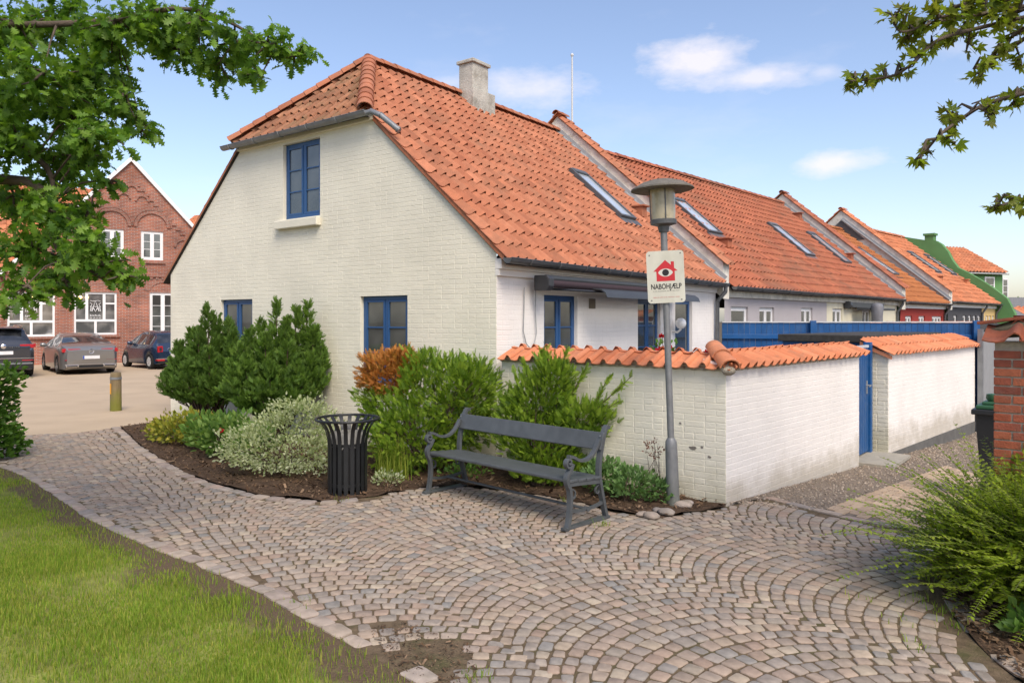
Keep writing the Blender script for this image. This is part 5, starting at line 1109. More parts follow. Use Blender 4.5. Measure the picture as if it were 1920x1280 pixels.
# ------------------------------------------------------------------ cars
def pl(xs, ys):
    return lambda x: float(np.interp(x, xs, ys))
def smooth_interp(xs, ys):
    xs = np.array(xs, float); ys = np.array(ys, float)
    def f(x):
        s = 0; w = 0
        for dx in (-.09, -.045, 0, .045, .09): s += np.interp(x+dx, xs, ys)
        return s/5
    return f
def car(name, label, loc, heading, L, Wd, deckf, belt, roofw, bottom, axles, wr_, paint, cab, rear, lamp_fn, plate_z, spoke=5, hw_end=(.78, .82), rimc=None):
    """x runs forward from the rear bumper; deckf: top outline; belt: glass base outline; cab: (rear glass base, roof rear, roof front, screen base)"""
    t = tag(empty(name, loc, heading), label, 'car', 'cars parked across the street')
    top = smooth_interp(*deckf); bl = smooth_interp(*belt); n = int(L/.045); K = 13
    plan = smooth_interp([0, .12, .35, 1.0, L*.5, L-1.1, L-.4, L-.12, L], [Wd*.5*hw_end[0], Wd*.5*.9, Wd*.5*.975, Wd*.5, Wd*.5, Wd*.5*.985, Wd*.5*.93, Wd*.5*.82, Wd*.5*.62])
    rows = []; xs = [L*i/n for i in range(n+1)]
    for x in xs:
        w = plan(x); zt = top(x); zb = min(bl(x), zt-.03); g = max(0.0, min(1.0, (zt-zb-.05)/.35)); wr = w*(1-(1-roofw)*g)
        zl = bottom+(.12 if x < .1 or x > L-.1 else 0)*(1-min(x, L-x)/.1 if min(x, L-x) < .1 else 0); arch_ = 0
        for a in axles:
            dx = x-a; ra = wr_+.05
            if abs(dx) < ra: arch_ = max(arch_, math.sqrt(ra*ra-dx*dx)+wr_*.98)
        zs = max(zl, arch_); zs = min(zs, zb-.12)
        half = [(0, zl+.02), (w*.70, zl+.02), (w*.90, max(zl, zs-.02)), (w*.985, zs+.03), (w, zs+.3*(zb-zs)), (w*.995, zs+.72*(zb-zs)), (w*.965, zb), (w*.955, zb+.012), (wr*.98+.0, zb+(zt-zb)*.72), (wr*.93, zb+(zt-zb)*.90), (wr*.8, zt-.012), (wr*.45, zt+.004), (0, zt+.01)]
        rows.append([(x, y, z) for y, z in half]+[(x, -y, z) for y, z in half[-2:0:-1]])
    m_ = len(rows[0]); body = MB(); glass = MB(); V = [p for r in rows for p in r]
    rb_, rr_, rf_, sb_ = cab; bf = []; sideg = []; topg = []
    for i in range(n):
        x = (xs[i]+xs[i+1])/2
        for k in range(m_):
            kk = k if k < K-1 else m_-1-k          # mirrored strip index
            q = (i*m_+k, i*m_+(k+1) % m_, (i+1)*m_+(k+1) % m_, (i+1)*m_+k)
            if kk == 7 or kk == 8 and False:
                inw = rear['sg0'] < x < rear['sg1'] and not any(abs(x-pp) < .045 for pp in rear['pillars']) and (top(x)-bl(x)) > .16
                (sideg if inw else bf).append(q)
            elif kk in (9, 10, 11) and (rb_ < x < rr_ or rf_ < x < sb_): topg.append(q)
            else: bf.append(q)
    body.add(V, bf); body.f.append([q for q in range(m_)][::-1]); body.m.append(0); body.f.append([n*m_+q for q in range(m_)]); body.m.append(0)
    bo_ = body.build('body', paint, t, smooth=42)
    g = MB(); g.add(V, sideg); g.build('side_windows', m['carglass'], t, smooth=60)
    g = MB(); g.add(V, [q for q in topg if V[q[0]][0] < L/2]); g.build('rear_window', m['carglass'], t, smooth=60)
    g = MB(); g.add(V, [q for q in topg if V[q[0]][0] >= L/2]); g.build('windscreen', m['carglass'], t, smooth=60)
    dark = mat('car_black_trim', (.012, .012, .013), .6) if 'trim' not in m else m['trim']; m['trim'] = dark
    tyre = m.setdefault('tyre', mat('tyre_rubber', (.014, .014, .014), .85, .1, 20)); rim = rimc or m.setdefault('rim', mat('alloy_rim', (.32, .32, .33), .35, .05, metal=.8))
    for a in axles:
        for s in (-1, 1):
            M = Matrix.Translation((a, s*(Wd*.5-.115), wr_)) @ Matrix.Rotation(R(90), 4, 'X')
            w = MB(); w.lathe([(wr_*.62, -.1), (wr_*.93, -.105), (wr_, -.07), (wr_, .07), (wr_*.93, .105), (wr_*.62, .1)], 28, M=M); wo = w.build('wheel', tyre, t, smooth=40)
            r2 = MB(); r2.lathe([(wr_*.64, -.1), (wr_*.64, .1), (wr_*.6, .09), (wr_*.6, -.09)], 28, M=M)
            for k in range(spoke):
                an = 2*math.pi*k/spoke+.3; Ms = M @ Matrix.Rotation(an, 4, 'Z'); r2.box((.03, -.028, -s*.085-.012), (wr_*.62, .028, -s*.085+.012), M=Ms)
            r2.lathe([(.001, -s*.1), (.05, -s*.098), (.06, -s*.07)], 14, M=M); r2.build('rim', rim, wo, smooth=40)
            d2 = MB(); d2.lathe([(.001, -s*.03), (wr_*.6, -s*.03)], 20, M=M); d2.build('brake_disc', dark, wo)
    u = MB(); u.box((.25, -Wd*.42, bottom-.02), (L-.25, Wd*.42, bottom+.2)); u.build('underbody', dark, t)
    # mirrors, rear lamps, plate
    for s in (-1, 1):
        b = MB(); b.lathe([(.001, -.11), (.06, -.09), (.085, 0), (.06, .09), (.001, .11)], 10, M=Matrix.Translation((rear['mirror'], s*(Wd*.5+.06), bl(rear['mirror'])+.06)) @ Matrix.Rotation(R(90), 4, 'X') @ Matrix.Scale(.75, 4, (1, 0, 0))); b.build('mirror', paint, t, smooth=180)
    lamp_fn(t, plan, top, Wd)
    b = MB(); b.box((-.022, -.26, plate_z-.055), (.0, .26, plate_z+.055)); b.build('number_plate', mat('plate_white', (.7, .7, .7), .4), t); b = MB(); b.box((-.024, .215, plate_z-.054), (-.0221, .259, plate_z+.054)); b.build('plate_band', mat('plate_blue', (.02, .08, .4), .4), t)
    return t
redl = mat('rear_lamp_red', (.42, .012, .02), .15, .1, 30, spec=.7, coat=.5); chrome = mat('chrome', (.75, .75, .76), .12, metal=1.0)
def lampbox(t, x, y0, y1, z0, z1, name='rear_lamp', material=None, th=.06, skew=0):
    b = MB(); b.add([(x, y0, z0), (x, y1, z0+skew), (x, y1, z1+skew*.4), (x, y0, z1)]+[(x+th+.12*(abs(y) > .7), y, z) for y, z in ((y0, z0), (y1, z0+skew), (y1, z1+skew*.4), (y0, z1))], [(3, 2, 1, 0), (4, 5, 6, 7), (0, 1, 5, 4), (1, 2, 6, 5), (2, 3, 7, 6), (3, 0, 4, 7)]); return b.build(name, material or redl, t, bevel=.008)
hd = math.atan2(.757, -.652)
gpaint = mat('graphite_car_paint', (.24, .235, .225), .32, .04, 2, metal=.5, coat=.8, spec=.5); npaint = mat('navy_car_paint', (.016, .034, .07), .25, .04, 2, metal=.3, coat=1.0, spec=.5); bpaint = mat('black_blue_car_paint', (.04, .046, .058), .28, .04, 2, metal=.4, coat=1.0, spec=.5)
def lm_coupe(t, plan, top, Wd):
    for s in (-1, 1):
        lampbox(t, .045, s*.32, s*.70, .80, .90, skew=.0); lampbox(t, .10, s*.70, s*.862, .78, .91); lampbox(t, .0, s*.45, s*.80, .50, .525)
        lampbox(t, -.01, s*.38, s*.78, .27, .34, 'exhaust_trim', chrome, .05); b = MB(); b.box((-.014, min(s*.42, s*.74), .285), (-.011, max(s*.42, s*.74), .325)); b.build('exhaust', m['trim'], t)
    b = MB(); b.box((-.006, -.42, .24), (.05, .42, .33)); b.build('diffuser', m['trim'], t); b = MB(); b.box((-.012, -.8, .352), (.03, .8, .366)); b.build('chrome_strip', chrome, t)
    b = MB(); b.tube([(.0+.02*0, .085*math.cos(R(a)), .82+.085*math.sin(R(a))) for a in range(0, 361, 20)], .007, 5, cap=False)
    for a in (90, 210, 330): b.tube([(.0, 0, .82), (.0, .085*math.cos(R(a)), .82+.085*math.sin(R(a)))], .009, 5)
    b.build('star_emblem', chrome, t)
rcx = (-15.95-14.73)/2; rcy = (25.96+27.0)/2; fwd = Vector((math.cos(hd), math.sin(hd)))
car('parked_car', 'graphite grey four door coupe parked rear towards us, middle car', (rcx-fwd.x*.93, rcy-fwd.y*.93, .004), hd, 4.69, 1.83,
    ([0, .05, .25, .7, 1.35, 2.0, 2.6, 3.2, 3.6, 4.3, 4.6, 4.69], [.78, .93, 1.0, 1.08, 1.32, 1.42, 1.43, 1.28, 1.06, .93, .80, .66]), ([0, .3, 1, 2.5, 3.6, 4.69], [.80, .93, .955, .93, .90, .62]), .72, .17, (.93, 3.66), .33, gpaint,
    (.62, 1.45, 2.75, 3.5), dict(sg0=1.0, sg1=3.3, pillars=(1.95,), mirror=3.15), lm_coupe, .60)
def lm_suv(t, plan, top, Wd):
    for s in (-1, 1): lampbox(t, .03, s*.45, s*.84, .98, 1.10); lampbox(t, .1, s*.84, s*.9, 1.0, 1.12); lampbox(t, -.012, s*.5, s*.82, .56, .59)
    b = MB(); b.box((-.02, -.85, .63), (.02, .85, .66)); b.build('chrome_strip', chrome, t); b = MB(); b.box((-.015, -.8, .30), (.05, .8, .44)); b.build('lower_bumper', m['trim'], t); b = MB(); b.box((-.024, -.8, .45), (.02, .8, .50)); b.build('bumper_trim', m['zinc'], t)
    b = MB(); b.lathe([(.001, .01), (.065, .008), (.075, 0)], 20, M=Matrix.Translation((.0, 0, 1.04)) @ Matrix.Rotation(R(-90), 4, 'Y')); b.build('round_emblem', chrome, t, smooth=40)
    for k, s in enumerate((-.42, -.36, -.30, -.24, -.18)): b = MB(); b.box((.0, s-.02, .985), (.012, s+.02, 1.025)); b.build('badge_letter', chrome, t)
    for s in (-1, 1): b = MB(); b.tube([(1.0, s*.62, 1.68), (1.2, s*.62, 1.715), (2.8, s*.62, 1.72), (3.0, s*.6, 1.68)], .018, 6); b.build('roof_rail', chrome, t)
    b = MB(); b.box((.3, -.58, 1.60), (.55, .58, 1.635)); b.build('roof_spoiler', m['trim'], t, bevel=.01)
hs_ = math.atan2(.76, -.65); rt = Vector((math.sin(hs_), -math.cos(hs_))); ra_ = Vector((-16.5, 25.1))-rt*.79; f2 = Vector((math.cos(hs_), math.sin(hs_))); q = ra_-f2*.92
car('parked_car', 'dark blue black SUV cut by the left edge behind the hedge', (q.x, q.y, .004), hs_, 4.49, 1.84,
    ([0, .06, .2, .55, .9, 1.5, 2.4, 3.0, 3.45, 4.2, 4.42, 4.49], [.95, 1.12, 1.25, 1.62, 1.68, 1.70, 1.68, 1.45, 1.12, 1.02, .92, .8]), ([0, .3, 1, 2.5, 3.5, 4.49], [1.0, 1.10, 1.08, 1.04, 1.0, .75]), .76, .24, (.92, 3.60), .35, bpaint,
    (.2, .56, 2.45, 3.4), dict(sg0=.62, sg1=3.1, pillars=(1.1, 2.1), mirror=2.95), lm_suv, .83)
def lm_mini(t, plan, top, Wd):
    for s in (-1, 1):
        lampbox(t, .0, s*.52, s*.70, .66, .90, th=.12); b = MB(); b.box((-.004, min(s*.565, s*.655), .72), (0.001, max(s*.565, s*.655), .84)); b.build('lamp_core', bpaint, t); lampbox(t, -.03, s*.46, s*.74, .33, .40)
    b = MB(); b.box((-.025, -.78, .40), (.03, .78, .425)); b.build('chrome_strip', chrome, t); b = MB(); b.box((-.012, -.3, .80), (.03, .3, .825)); b.build('boot_handle', chrome, t); b = MB(); b.box((-.012, -.66, .24), (.05, .66, .33)); b.build('lower_bumper', m['trim'], t)
    b = MB(); b.tube([(-.05, -.5, .23), (.1, -.5, .23)], .03, 10); b.build('exhaust', chrome, t, smooth=50)
hf = math.atan2(.66, -.75); rt = Vector((math.sin(hf), -math.cos(hf))); ra_ = Vector((-13.96, 28.5))+rt*.70; f3 = Vector((math.cos(hf), math.sin(hf))); q = ra_-f3*.60
car('parked_car', 'small navy hatchback half hidden by the white house corner', (q.x, q.y, .004), hf, 3.57, 1.63,
    ([0, .06, .18, .45, .75, 1.2, 1.7, 2.2, 2.65, 3.2, 3.45, 3.57], [.62, .85, 1.02, 1.34, 1.45, 1.49, 1.47, 1.30, 1.0, .88, .74, .6]), ([0, .3, 1, 2.2, 2.7, 3.57], [.80, .93, .95, .93, .88, .55]), .74, .19, (.60, 2.90), .30, npaint,
    (.17, .5, 1.75, 2.6), dict(sg0=.55, sg1=2.35, pillars=(1.0,), mirror=2.2), lm_mini, .67, spoke=9, rimc=mat('white_alloy', (.55, .55, .54), .4), hw_end=(.8, .8))
# ------------------------------------------------------------------ plants
def leafmat(name, cols, trans=.3, rough=.55, pvar=.18, spec=.3):
    return mat(name, cols[0], rough, .12, 4, cols=cols, pvar=pvar, trans=trans, spec=spec)
bark = mat('grey_brown_bark', (.10, .075, .055), .95, .3, 12, .6, 40)
twig = mat('brown_twig', (.085, .055, .04), .9, .2, 20)
def unit(n):
    D = rng.normal(size=(n, 3)); return D/np.linalg.norm(D, axis=1, keepdims=True)
def leaf_tpl(outline, fold=.12, droop=.15):
    """outline: half leaf [(x,y)] from base to tip -> folded leaf, triangle fan on each side of the midrib"""
    V = []; Fs = []
    mid = [(0, y, -droop*y*y) for _, y in outline]
    k = len(outline)
    for s in (-1, 1):
        V += [(s*x, y, fold*x-droop*y*y) for x, y in outline]
    V += mid
    for s in (0, 1):
        o = s*k; mm_ = 2*k
        for i in range(k-1):
            q = [o+i, o+i+1, mm_+i+1, mm_+i]
            Fs.append(tuple(q if s == 1 else q[::-1]))
    return np.array(V), np.array(Fs)
SIMPLE = leaf_tpl([(0, 0), (.26, .3), (.27, .55), (0, 1)])
OAK = leaf_tpl([(.02, 0), (.03, .14), (.2, .21), (.09, .31), (.34, .42), (.11, .53), (.4, .65), (.14, .74), (.29, .86), (.08, .9), (.0, 1)], .14, .3)
def palmate():
    V = []; Fs = []
    for a, l in ((-75, .6), (-38, .9), (0, 1), (38, .9), (75, .6)):
        o = len(V); c, s = math.cos(R(a)), math.sin(R(a))
        for x, y in ((0, 0), (.18, .5), (0, 1), (-.18, .5)): V.append((x*c*l+y*s*l, -x*s*l+y*c*l, -.12*y*y*l))
        Fs.append((o, o+1, o+2, o+3))
    return np.array(V), np.array(Fs)
PALM = palmate()
def needle_spray(n=9, l=.34, tipw=.05, angle=48, flat=.15):
    V = []; Fs = []
    for i in range(n):
        y = i/(n-1)*.86; ll = l*(1-.55*(i/(n-1)))
        for s in (-1, 1):
            o = len(V); a = R(angle); dx, dy = s*math.sin(a)*ll, math.cos(a)*ll; z = flat*((i*37) % 5-2)*.12
            w = tipw
            V += [(0, y-w, 0), (0, y+w, 0), (dx, dy+y+w*.3, z), (dx*.6+w*.2, dy*.6+y-w*1.1, z*.6)]
            Fs.append((o, o+3, o+2, o+1) if s > 0 else (o, o+1, o+2, o+3))
    o = len(V); V += [(-.03, 0, 0), (.03, 0, 0), (.015, 1, 0), (-.015, 1, 0)]; Fs.append((o, o+1, o+2, o+3))
    return np.array(V), np.array(Fs)
YEW = needle_spray(9, .36, .045, 58); THUJA = needle_spray(6, .5, .085, 34, .5)
def stems(name, lines, r0, r1, material, parent, n=5):
    b = MB()
    for pts in lines:
        k = len(pts); b.tube(pts, [r0+(r1-r0)*i/(k-1) for i in range(k)], n, cap=False)
    return b.build(name, material, parent, smooth=180, kind='stuff')
def plant(name, label, cat, x, y, group=None): return tag(empty(name, (x, y, hgt(x, y)), 0), label, cat, group)
# --- two upright conifers against the gable
CON = leafmat('conifer_green', [(.10, .18, .035), (.145, .25, .045), (.065, .125, .03), (.2, .31, .06), (.12, .215, .04)], .42, .6)
CON2 = leafmat('conifer_fresh_green', [(.115, .21, .035), (.17, .29, .045), (.08, .15, .032), (.235, .36, .065), (.14, .25, .04)], .42, .6)
def conifer(label, x, y, spires, matr, seed, rbase):
    t = plant('conifer', label, 'shrub', x, y, 'conifers by the gable'); r = np.random.default_rng(seed); Pn = []; D = []; Sz = []; Pv = []; lines = []
    for (dx, dy, h, rad) in spires:
        n = int(1000*h*rad/.3); Mb = int(26+30*h*rad/.2); ub = r.random(Mb)**.75; ab = r.uniform(0, 2*np.pi, Mb); ix = r.integers(0, Mb, n); tt = r.uniform(.25, 1.12, n); u = np.clip(ub[ix]+r.normal(size=n)*.012, 0, .995)
        z = .38+(h-.42)*u+.13*tt*(1-u*.5); prof = rad*np.clip(np.where(u < .3, .65+u*1.17, 1.0-(u-.3)/.7), 0, 1)**.8+.02
        a = ab[ix]+r.normal(size=n)*.16; rr = prof*tt*1.12
        Pn.append(np.stack([dx*np.clip(.35+u*1.2, 0, 1)+rr*np.cos(a), dy*np.clip(.35+u*1.2, 0, 1)+rr*np.sin(a), z], 1))
        D.append(np.stack([np.cos(a)*.75, np.sin(a)*.75, np.full(n, .75)+u*.8], 1)+r.normal(size=(n, 3))*.42); Sz.append(r.uniform(.055, .14, n)*(1-.3*u)); Pv.append(np.clip(r.normal(.3, .2, n)+.25*(tt-.5)+.2*(u-.5), 0, .99))
        lines.append([(dx*.12, dy*.12, 0), (dx*.35, dy*.35, .4), (dx*.8, dy*.8, h*.5), (dx, dy, h*.96)])
        for _ in range(5): a_ = random.uniform(0, 6.28); lines.append([(dx*.3, dy*.3, .2), (dx*.4+rad*.5*math.cos(a_), dy*.4+rad*.5*math.sin(a_), .5), (dx*.6+rad*.8*math.cos(a_), dy*.6+rad*.8*math.sin(a_), .9)])
    P = np.concatenate(Pn); D = np.concatenate(D); Sz = np.concatenate(Sz); Pv = np.concatenate(Pv)
    scatter('crown', *THUJA, P, frames(D, r.uniform(0, 6.28, len(P))), Sz, Pv, matr, t); stems('stem', lines, .018, .006, twig, t); return t
conifer('dark upright conifer nearest the left end of the gable wall', -5.12, 12.45, [(-.5, 0, 1.5, .2), (-.34, .1, 1.72, .18), (-.42, -.15, 1.3, .22), (-.02, 0, 2.12, .22), (.1, .1, 1.95, .17), (-.15, -.1, 1.75, .2), (.3, .1, 1.85, .17), (.42, -.05, 1.68, .2), (.12, -.3, 1.4, .26), (-.2, -.3, 1.2, .28), (.25, .25, 1.9, .15), (-.55, -.2, 1.05, .24), (.36, -.28, 1.25, .25), (-.25, .2, 1.6, .18), (.55, .05, 1.5, .16)], CON, 1, .6)
conifer('fresh green upright conifer right of the darker one', -3.68, 11.35, [(-.55, 0, 1.5, .18), (-.4, .1, 1.75, .18), (-.22, .1, 1.88, .15), (.05, 0, 2.2, .16), (-.08, -.15, 1.65, .24), (.2, .05, 1.9, .2), (.36, 0, 2.05, .22), (.52, .05, 2.15, .14), (.64, 0, 1.78, .2), (.3, -.25, 1.55, .28), (-.35, -.25, 1.3, .28), (.62, -.2, 1.35, .26), (-.55, -.15, 1.1, .24), (.05, -.32, 1.25, .3), (.75, -.05, 1.45, .16), (.45, -.3, 1.2, .28)], CON2, 2, .7)
# --- yews
YG = leafmat('yew_fresh_green', [(.11, .20, .02), (.18, .29, .028), (.07, .135, .02), (.24, .36, .036), (.31, .42, .05)], .42, .5)
YR = leafmat('frosted_orange_yew_tips', [(.56, .24, .06), (.64, .32, .1), (.48, .19, .05), (.34, .2, .05)], .45, .6)
def lump(D, s): return 1+.16*np.sin(D[:, 0]*5+s)*np.sin(D[:, 1]*5.5+s*1.3)+.14*np.sin(D[:, 2]*7+s*2+D[:, 0]*3)+.09*np.sin(D[:, 0]*13+D[:, 2]*11+s)
def bush(t, blobs, tpl, matr, n, size, seed, up=.5, name='crown', shell=.35, pvb=0.0, keep=None):
    r = np.random.default_rng(seed); tot = sum(b[3]*b[4]*b[5] for b in blobs)**1; Ps = []; Ds = []; V = []
    for (cx, cy, cz, ax_, ay_, az_) in blobs:
        k = int(n*(ax_*ay_*az_)**.667/sum((b[3]*b[4]*b[5])**.667 for b in blobs)); D = r.normal(size=(k, 3)); D /= np.linalg.norm(D, axis=1, keepdims=True)
        rad = lump(D, seed)*np.power(r.uniform(shell, 1, k), .5); P = D*rad[:, None]*np.array([ax_, ay_, az_])+np.array([cx, cy, cz])
        ins = np.zeros(k, bool)
        for b2 in blobs:
            if b2 == (cx, cy, cz, ax_, ay_, az_): continue
            q = (P-np.array(b2[:3]))/np.array(b2[3:]); ins |= (q*q).sum(1) < .45
        ok = (~ins) & (P[:, 2] > .05)
        if keep is not None: ok &= keep(P)
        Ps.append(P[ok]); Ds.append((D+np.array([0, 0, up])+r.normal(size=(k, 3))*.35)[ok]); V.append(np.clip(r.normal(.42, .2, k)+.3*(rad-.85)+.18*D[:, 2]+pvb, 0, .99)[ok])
    P = np.concatenate(Ps); D = np.concatenate(Ds); V = np.concatenate(V); k = len(P)
    return scatter(name, *tpl, P, frames(D, r.uniform(0, 6.28, k)), r.uniform(size*.7, size*1.3, k), V, matr, t)
def bush_stems(t, blobs, n, r0=.014, base=(0, 0)):
    L_ = []
    for _ in range(n):
        b = random.choice(blobs); d = Vector((random.gauss(0, 1), random.gauss(0, 1), random.gauss(.3, .8))).normalized(); e = Vector(b[:3])+Vector((d.x*b[3], d.y*b[4], d.z*b[5]))*.8
        s = Vector((base[0]+random.uniform(-.12, .12), base[1]+random.uniform(-.12, .12), 0)); L_.append([tuple(s), tuple(s.lerp(e, .4)+Vector((0, 0, .08))), tuple(e)])
    stems('stem', L_, r0, .004, twig, t)
yw = plant('yew_bush', 'rounded yew bush with orange frosted top against the gable corner', 'shrub', -1.12, 9.35)
yb = [(0, 0, .72, .62, .5, .60), (-.45, .25, .8, .45, .4, .58), (.45, -.2, .82, .50, .42, .55), (.1, .1, 1.05, .60, .42, .45), (-.1, -.25, .45, .55, .45, .42), (.65, -.3, 1.05, .3, .3, .4)]
gpl = Vector((-.596, -.803, 0))
def off_wall(P, x0=-1.12, y0=9.35): return ((P[:, 0]+x0+.2)*gpl.x+(P[:, 1]+y0-9.55)*gpl.y) > .03
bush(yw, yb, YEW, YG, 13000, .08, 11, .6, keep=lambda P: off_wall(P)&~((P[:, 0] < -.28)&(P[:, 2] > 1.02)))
bush(yw, [(-.52, .22, 1.2, .34, .3, .30), (-.3, .2, 1.32, .22, .2, .22)], YEW, YR, 3200, .07, 12, .7, 'frosted_crown', keep=off_wall); bush_stems(yw, yb, 46)
y2 = plant('yew_bush', 'young open yew with upright shoots behind the park bench', 'shrub', .35, 8.52)
y2b = [(0, 0, .5, .5, .34, .42), (-.05, .0, .95, .36, .28, .4), (.12, 0, 1.2, .26, .22, .32), (.45, -.2, .78, .34, .22, .24), (-.3, .1, .75, .25, .22, .3), (.15, -.1, .2, .5, .3, .2)]
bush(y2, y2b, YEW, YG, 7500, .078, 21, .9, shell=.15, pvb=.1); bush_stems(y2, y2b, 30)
shoots = [((.1, 0, 1.1), (.05, 0, 1.62)), ((.2, 0, 1.15), (.28, -.05, 1.6)), ((-.1, 0, 1.0), (-.22, .05, 1.42)), ((.5, -.2, .8), (.98, -.35, 1.28)), ((.5, -.2, .75), (.85, -.3, 1.0)), ((.0, .0, 1.2), (-.02, .0, 1.55)), ((.55, -.25, .9), (.72, -.3, 1.25)), ((.3, -.1, 1.0), (.5, -.1, 1.35))]
Pp = []; Dd = []
for a, b_ in shoots:
    a, b_ = np.array(a), np.array(b_)
    for k in range(34): f = random.random(); Pp.append(a+(b_-a)*f); Dd.append((b_-a)/np.linalg.norm(b_-a)+np.random.normal(size=3)*.55)
_s = scatter('shoots', *YEW, np.array(Pp), frames(np.array(Dd), rng.uniform(0, 6.28, len(Pp))), rng.uniform(.07, .11, len(Pp)), rng.uniform(.5, .95, len(Pp)), YG, y2); _s['kind'] = 'stuff'; stems('shoot_stem', [[tuple(a), tuple(b_)] for a, b_ in shoots], .008, .003, twig, y2)
# --- variegated shrub, perennials, rose, sedum, grass clump
VG = leafmat('cream_edged_leaves', [(.30, .36, .16), (.50, .53, .32), (.2, .28, .09), (.60, .62, .44), (.42, .47, .26)], .4, .5)
vs = plant('variegated_shrub', 'pale cream and green variegated shrub left of the litter bin', 'shrub', -2.82, 9.15); vb_ = [(0, 0, .42, .58, .46, .38), (.2, .05, .62, .46, .36, .34), (-.36, -.05, .33, .44, .38, .28), (.34, -.25, .30, .38, .32, .26), (-.05, -.2, .3, .5, .34, .26)]
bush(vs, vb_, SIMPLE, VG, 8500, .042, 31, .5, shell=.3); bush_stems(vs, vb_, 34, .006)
P_ = []; D_ = []
for _ in range(26):
    a = random.uniform(0, 6.28); x0, y0 = .25*math.cos(a)+.1, .25*math.sin(a); h0 = random.uniform(.6, .75)
    for k in range(16): P_.append((x0*(1+k*.03), y0*(1+k*.03), h0+k*.016)); D_.append((random.gauss(0, 1), random.gauss(0, 1), .6))
_s = scatter('shoots', *SIMPLE, np.array(P_), frames(np.array(D_)), rng.uniform(.03, .045, len(P_)), rng.uniform(.2, 1, len(P_)), VG, vs); _s['kind'] = 'stuff'
GL = leafmat('perennial_green_leaves', [(.10, .20, .035), (.15, .27, .05), (.07, .15, .03), (.22, .33, .075), (.13, .24, .06)], .42, .55)
def herb(name, label, cat, x, y, blobs, n, size, matr, seed, tpl=SIMPLE, nst=20, group=None): 
    t = plant(name, label, cat, x, y, group); bush(t, blobs, tpl, matr, n, size, seed, .7, shell=.1); bush_stems(t, blobs, nst, .005); return t
ro_ = herb('rose_bush', 'low rose bush with a single red bloom in the left bed', 'shrub', -3.75, 10.0, [(0, 0, .36, .42, .35, .26), (.3, -.2, .28, .38, .3, .24), (-.3, .1, .3, .3, .3, .25)], 1100, .085, GL, 41)
RED = leafmat('rose_red_petals', [(.42, .008, .012), (.5, .015, .02), (.3, .005, .01)], .2, .6)
def bloom(t, x, y, z, r_):
    n = 22; D = unit(n); D[:, 2] = np.abs(D[:, 2]); scatter('bloom', *SIMPLE, np.array([(x, y, z)]*n), frames(D, rng.uniform(0, 6.28, n)), rng.uniform(r_*.7, r_*1.2, n), rng.random(n), RED, t)
bloom(ro_, -.12, -.25, .42, .07)
YL = leafmat('yellow_green_leaves', [(.33, .30, .03), (.22, .26, .035), (.42, .36, .05), (.13, .2, .03)], .3, .55)
herb('golden_perennial', 'yellow green perennial clump at the tip of the left bed', 'plant', -4.95, 11.2, [(0, 0, .28, .5, .35, .24), (.3, -.2, .22, .35, .3, .2), (-.35, .15, .2, .3, .3, .18)], 1400, .075, YL, 42)
herb('leafy_perennial', 'green leafy perennial between the golden clump and the rose', 'plant', -4.35, 10.65, [(0, 0, .3, .42, .35, .27), (.25, .1, .3, .3, .3, .25)], 1100, .085, GL, 43)
herb('groundcover', 'low yellow groundcover spilling over the path edge', 'plant', -5.75, 12.5, [(0, 0, .05, .35, .22, .08), (.4, -.25, .05, .3, .2, .07)], 700, .045, YL, 44, nst=4)
herb('groundcover', 'small variegated sprig clump at the foot of the litter bin', 'plant', -1.42, 8.35, [(0, 0, .08, .2, .16, .12)], 260, .04, VG, 45, nst=6)
SD = leafmat('sedum_blue_green', [(.13, .24, .07), (.17, .29, .09), (.10, .19, .055), (.22, .34, .12)], .2, .5)
herb('sedum_clump', 'fleshy light green sedum clump between bench and lamp post', 'plant', 1.28, 7.72, [(0, 0, .17, .32, .26, .2), (-.28, .22, .22, .26, .22, .22), (.2, -.08, .13, .2, .18, .15)], 1500, .062, SD, 46)
t = plant('dry_seed_stalks', 'dry brown seed stalks beside the lamp post', 'plant', 1.5, 7.72); stems('stalk', [[(random.uniform(-.08, .08), random.uniform(-.05, .05), 0), (random.uniform(-.1, .1), 0, .3), (random.uniform(-.14, .1), 0, random.uniform(.45, .62))] for _ in range(8)], .004, .002, twig, t)
bush(t, [(-.02, 0, .55, .1, .06, .1)], SIMPLE, mat('rusty_seed_head', (.14, .05, .025), .9), 90, .025, 47, name='seed_heads')['kind'] = 'stuff'
t = plant('grass_clump', 'tall grassy clump just right of the litter bin', 'plant', -1.42, 8.75); n = 160; P = np.stack([rng.normal(0, .09, n), rng.normal(0, .06, n), np.zeros(n)], 1); an = rng.uniform(0, 6.28, n); Rm = np.zeros((n, 3, 3)); c, s_ = np.cos(an), np.sin(an); Rm[:, 0, 0] = c; Rm[:, 0, 1] = -s_; Rm[:, 1, 0] = s_; Rm[:, 1, 1] = c; Rm[:, 2, 2] = 1
hh = rng.uniform(.3, .62, n); scatter('blades', bl, blF, P, Rm, np.stack([np.full(n, .011), hh*rng.uniform(.3, 1.1, n), hh], 1), rng.uniform(.1, .7, n), m['lawnblade'], t)
t = plant('garden_rose', 'red climbing rose showing above the garden wall tiles', 'plant', 2.1, 10.3); stems('stem', [[(0, 0, -.2), (.05, 0, 1.0), (.0, 0, 1.78)], [(.0, 0, .9), (.1, 0, 1.4), (.06, 0, 1.62)], [(.02, 0, 1.0), (-.08, 0, 1.5)]], .008, .004, twig, t)
for p in ((0, 0, 1.72, .06), (-.03, -.05, 1.52, .09), (.12, 0, 1.54, .06), (.62, 0, 1.5, .05)): bloom(t, *p)
bush(t, [(0, 0, 1.5, .2, .1, .16), (.1, 0, 1.2, .3, .15, .3)], SIMPLE, GL, 160, .08, 48)
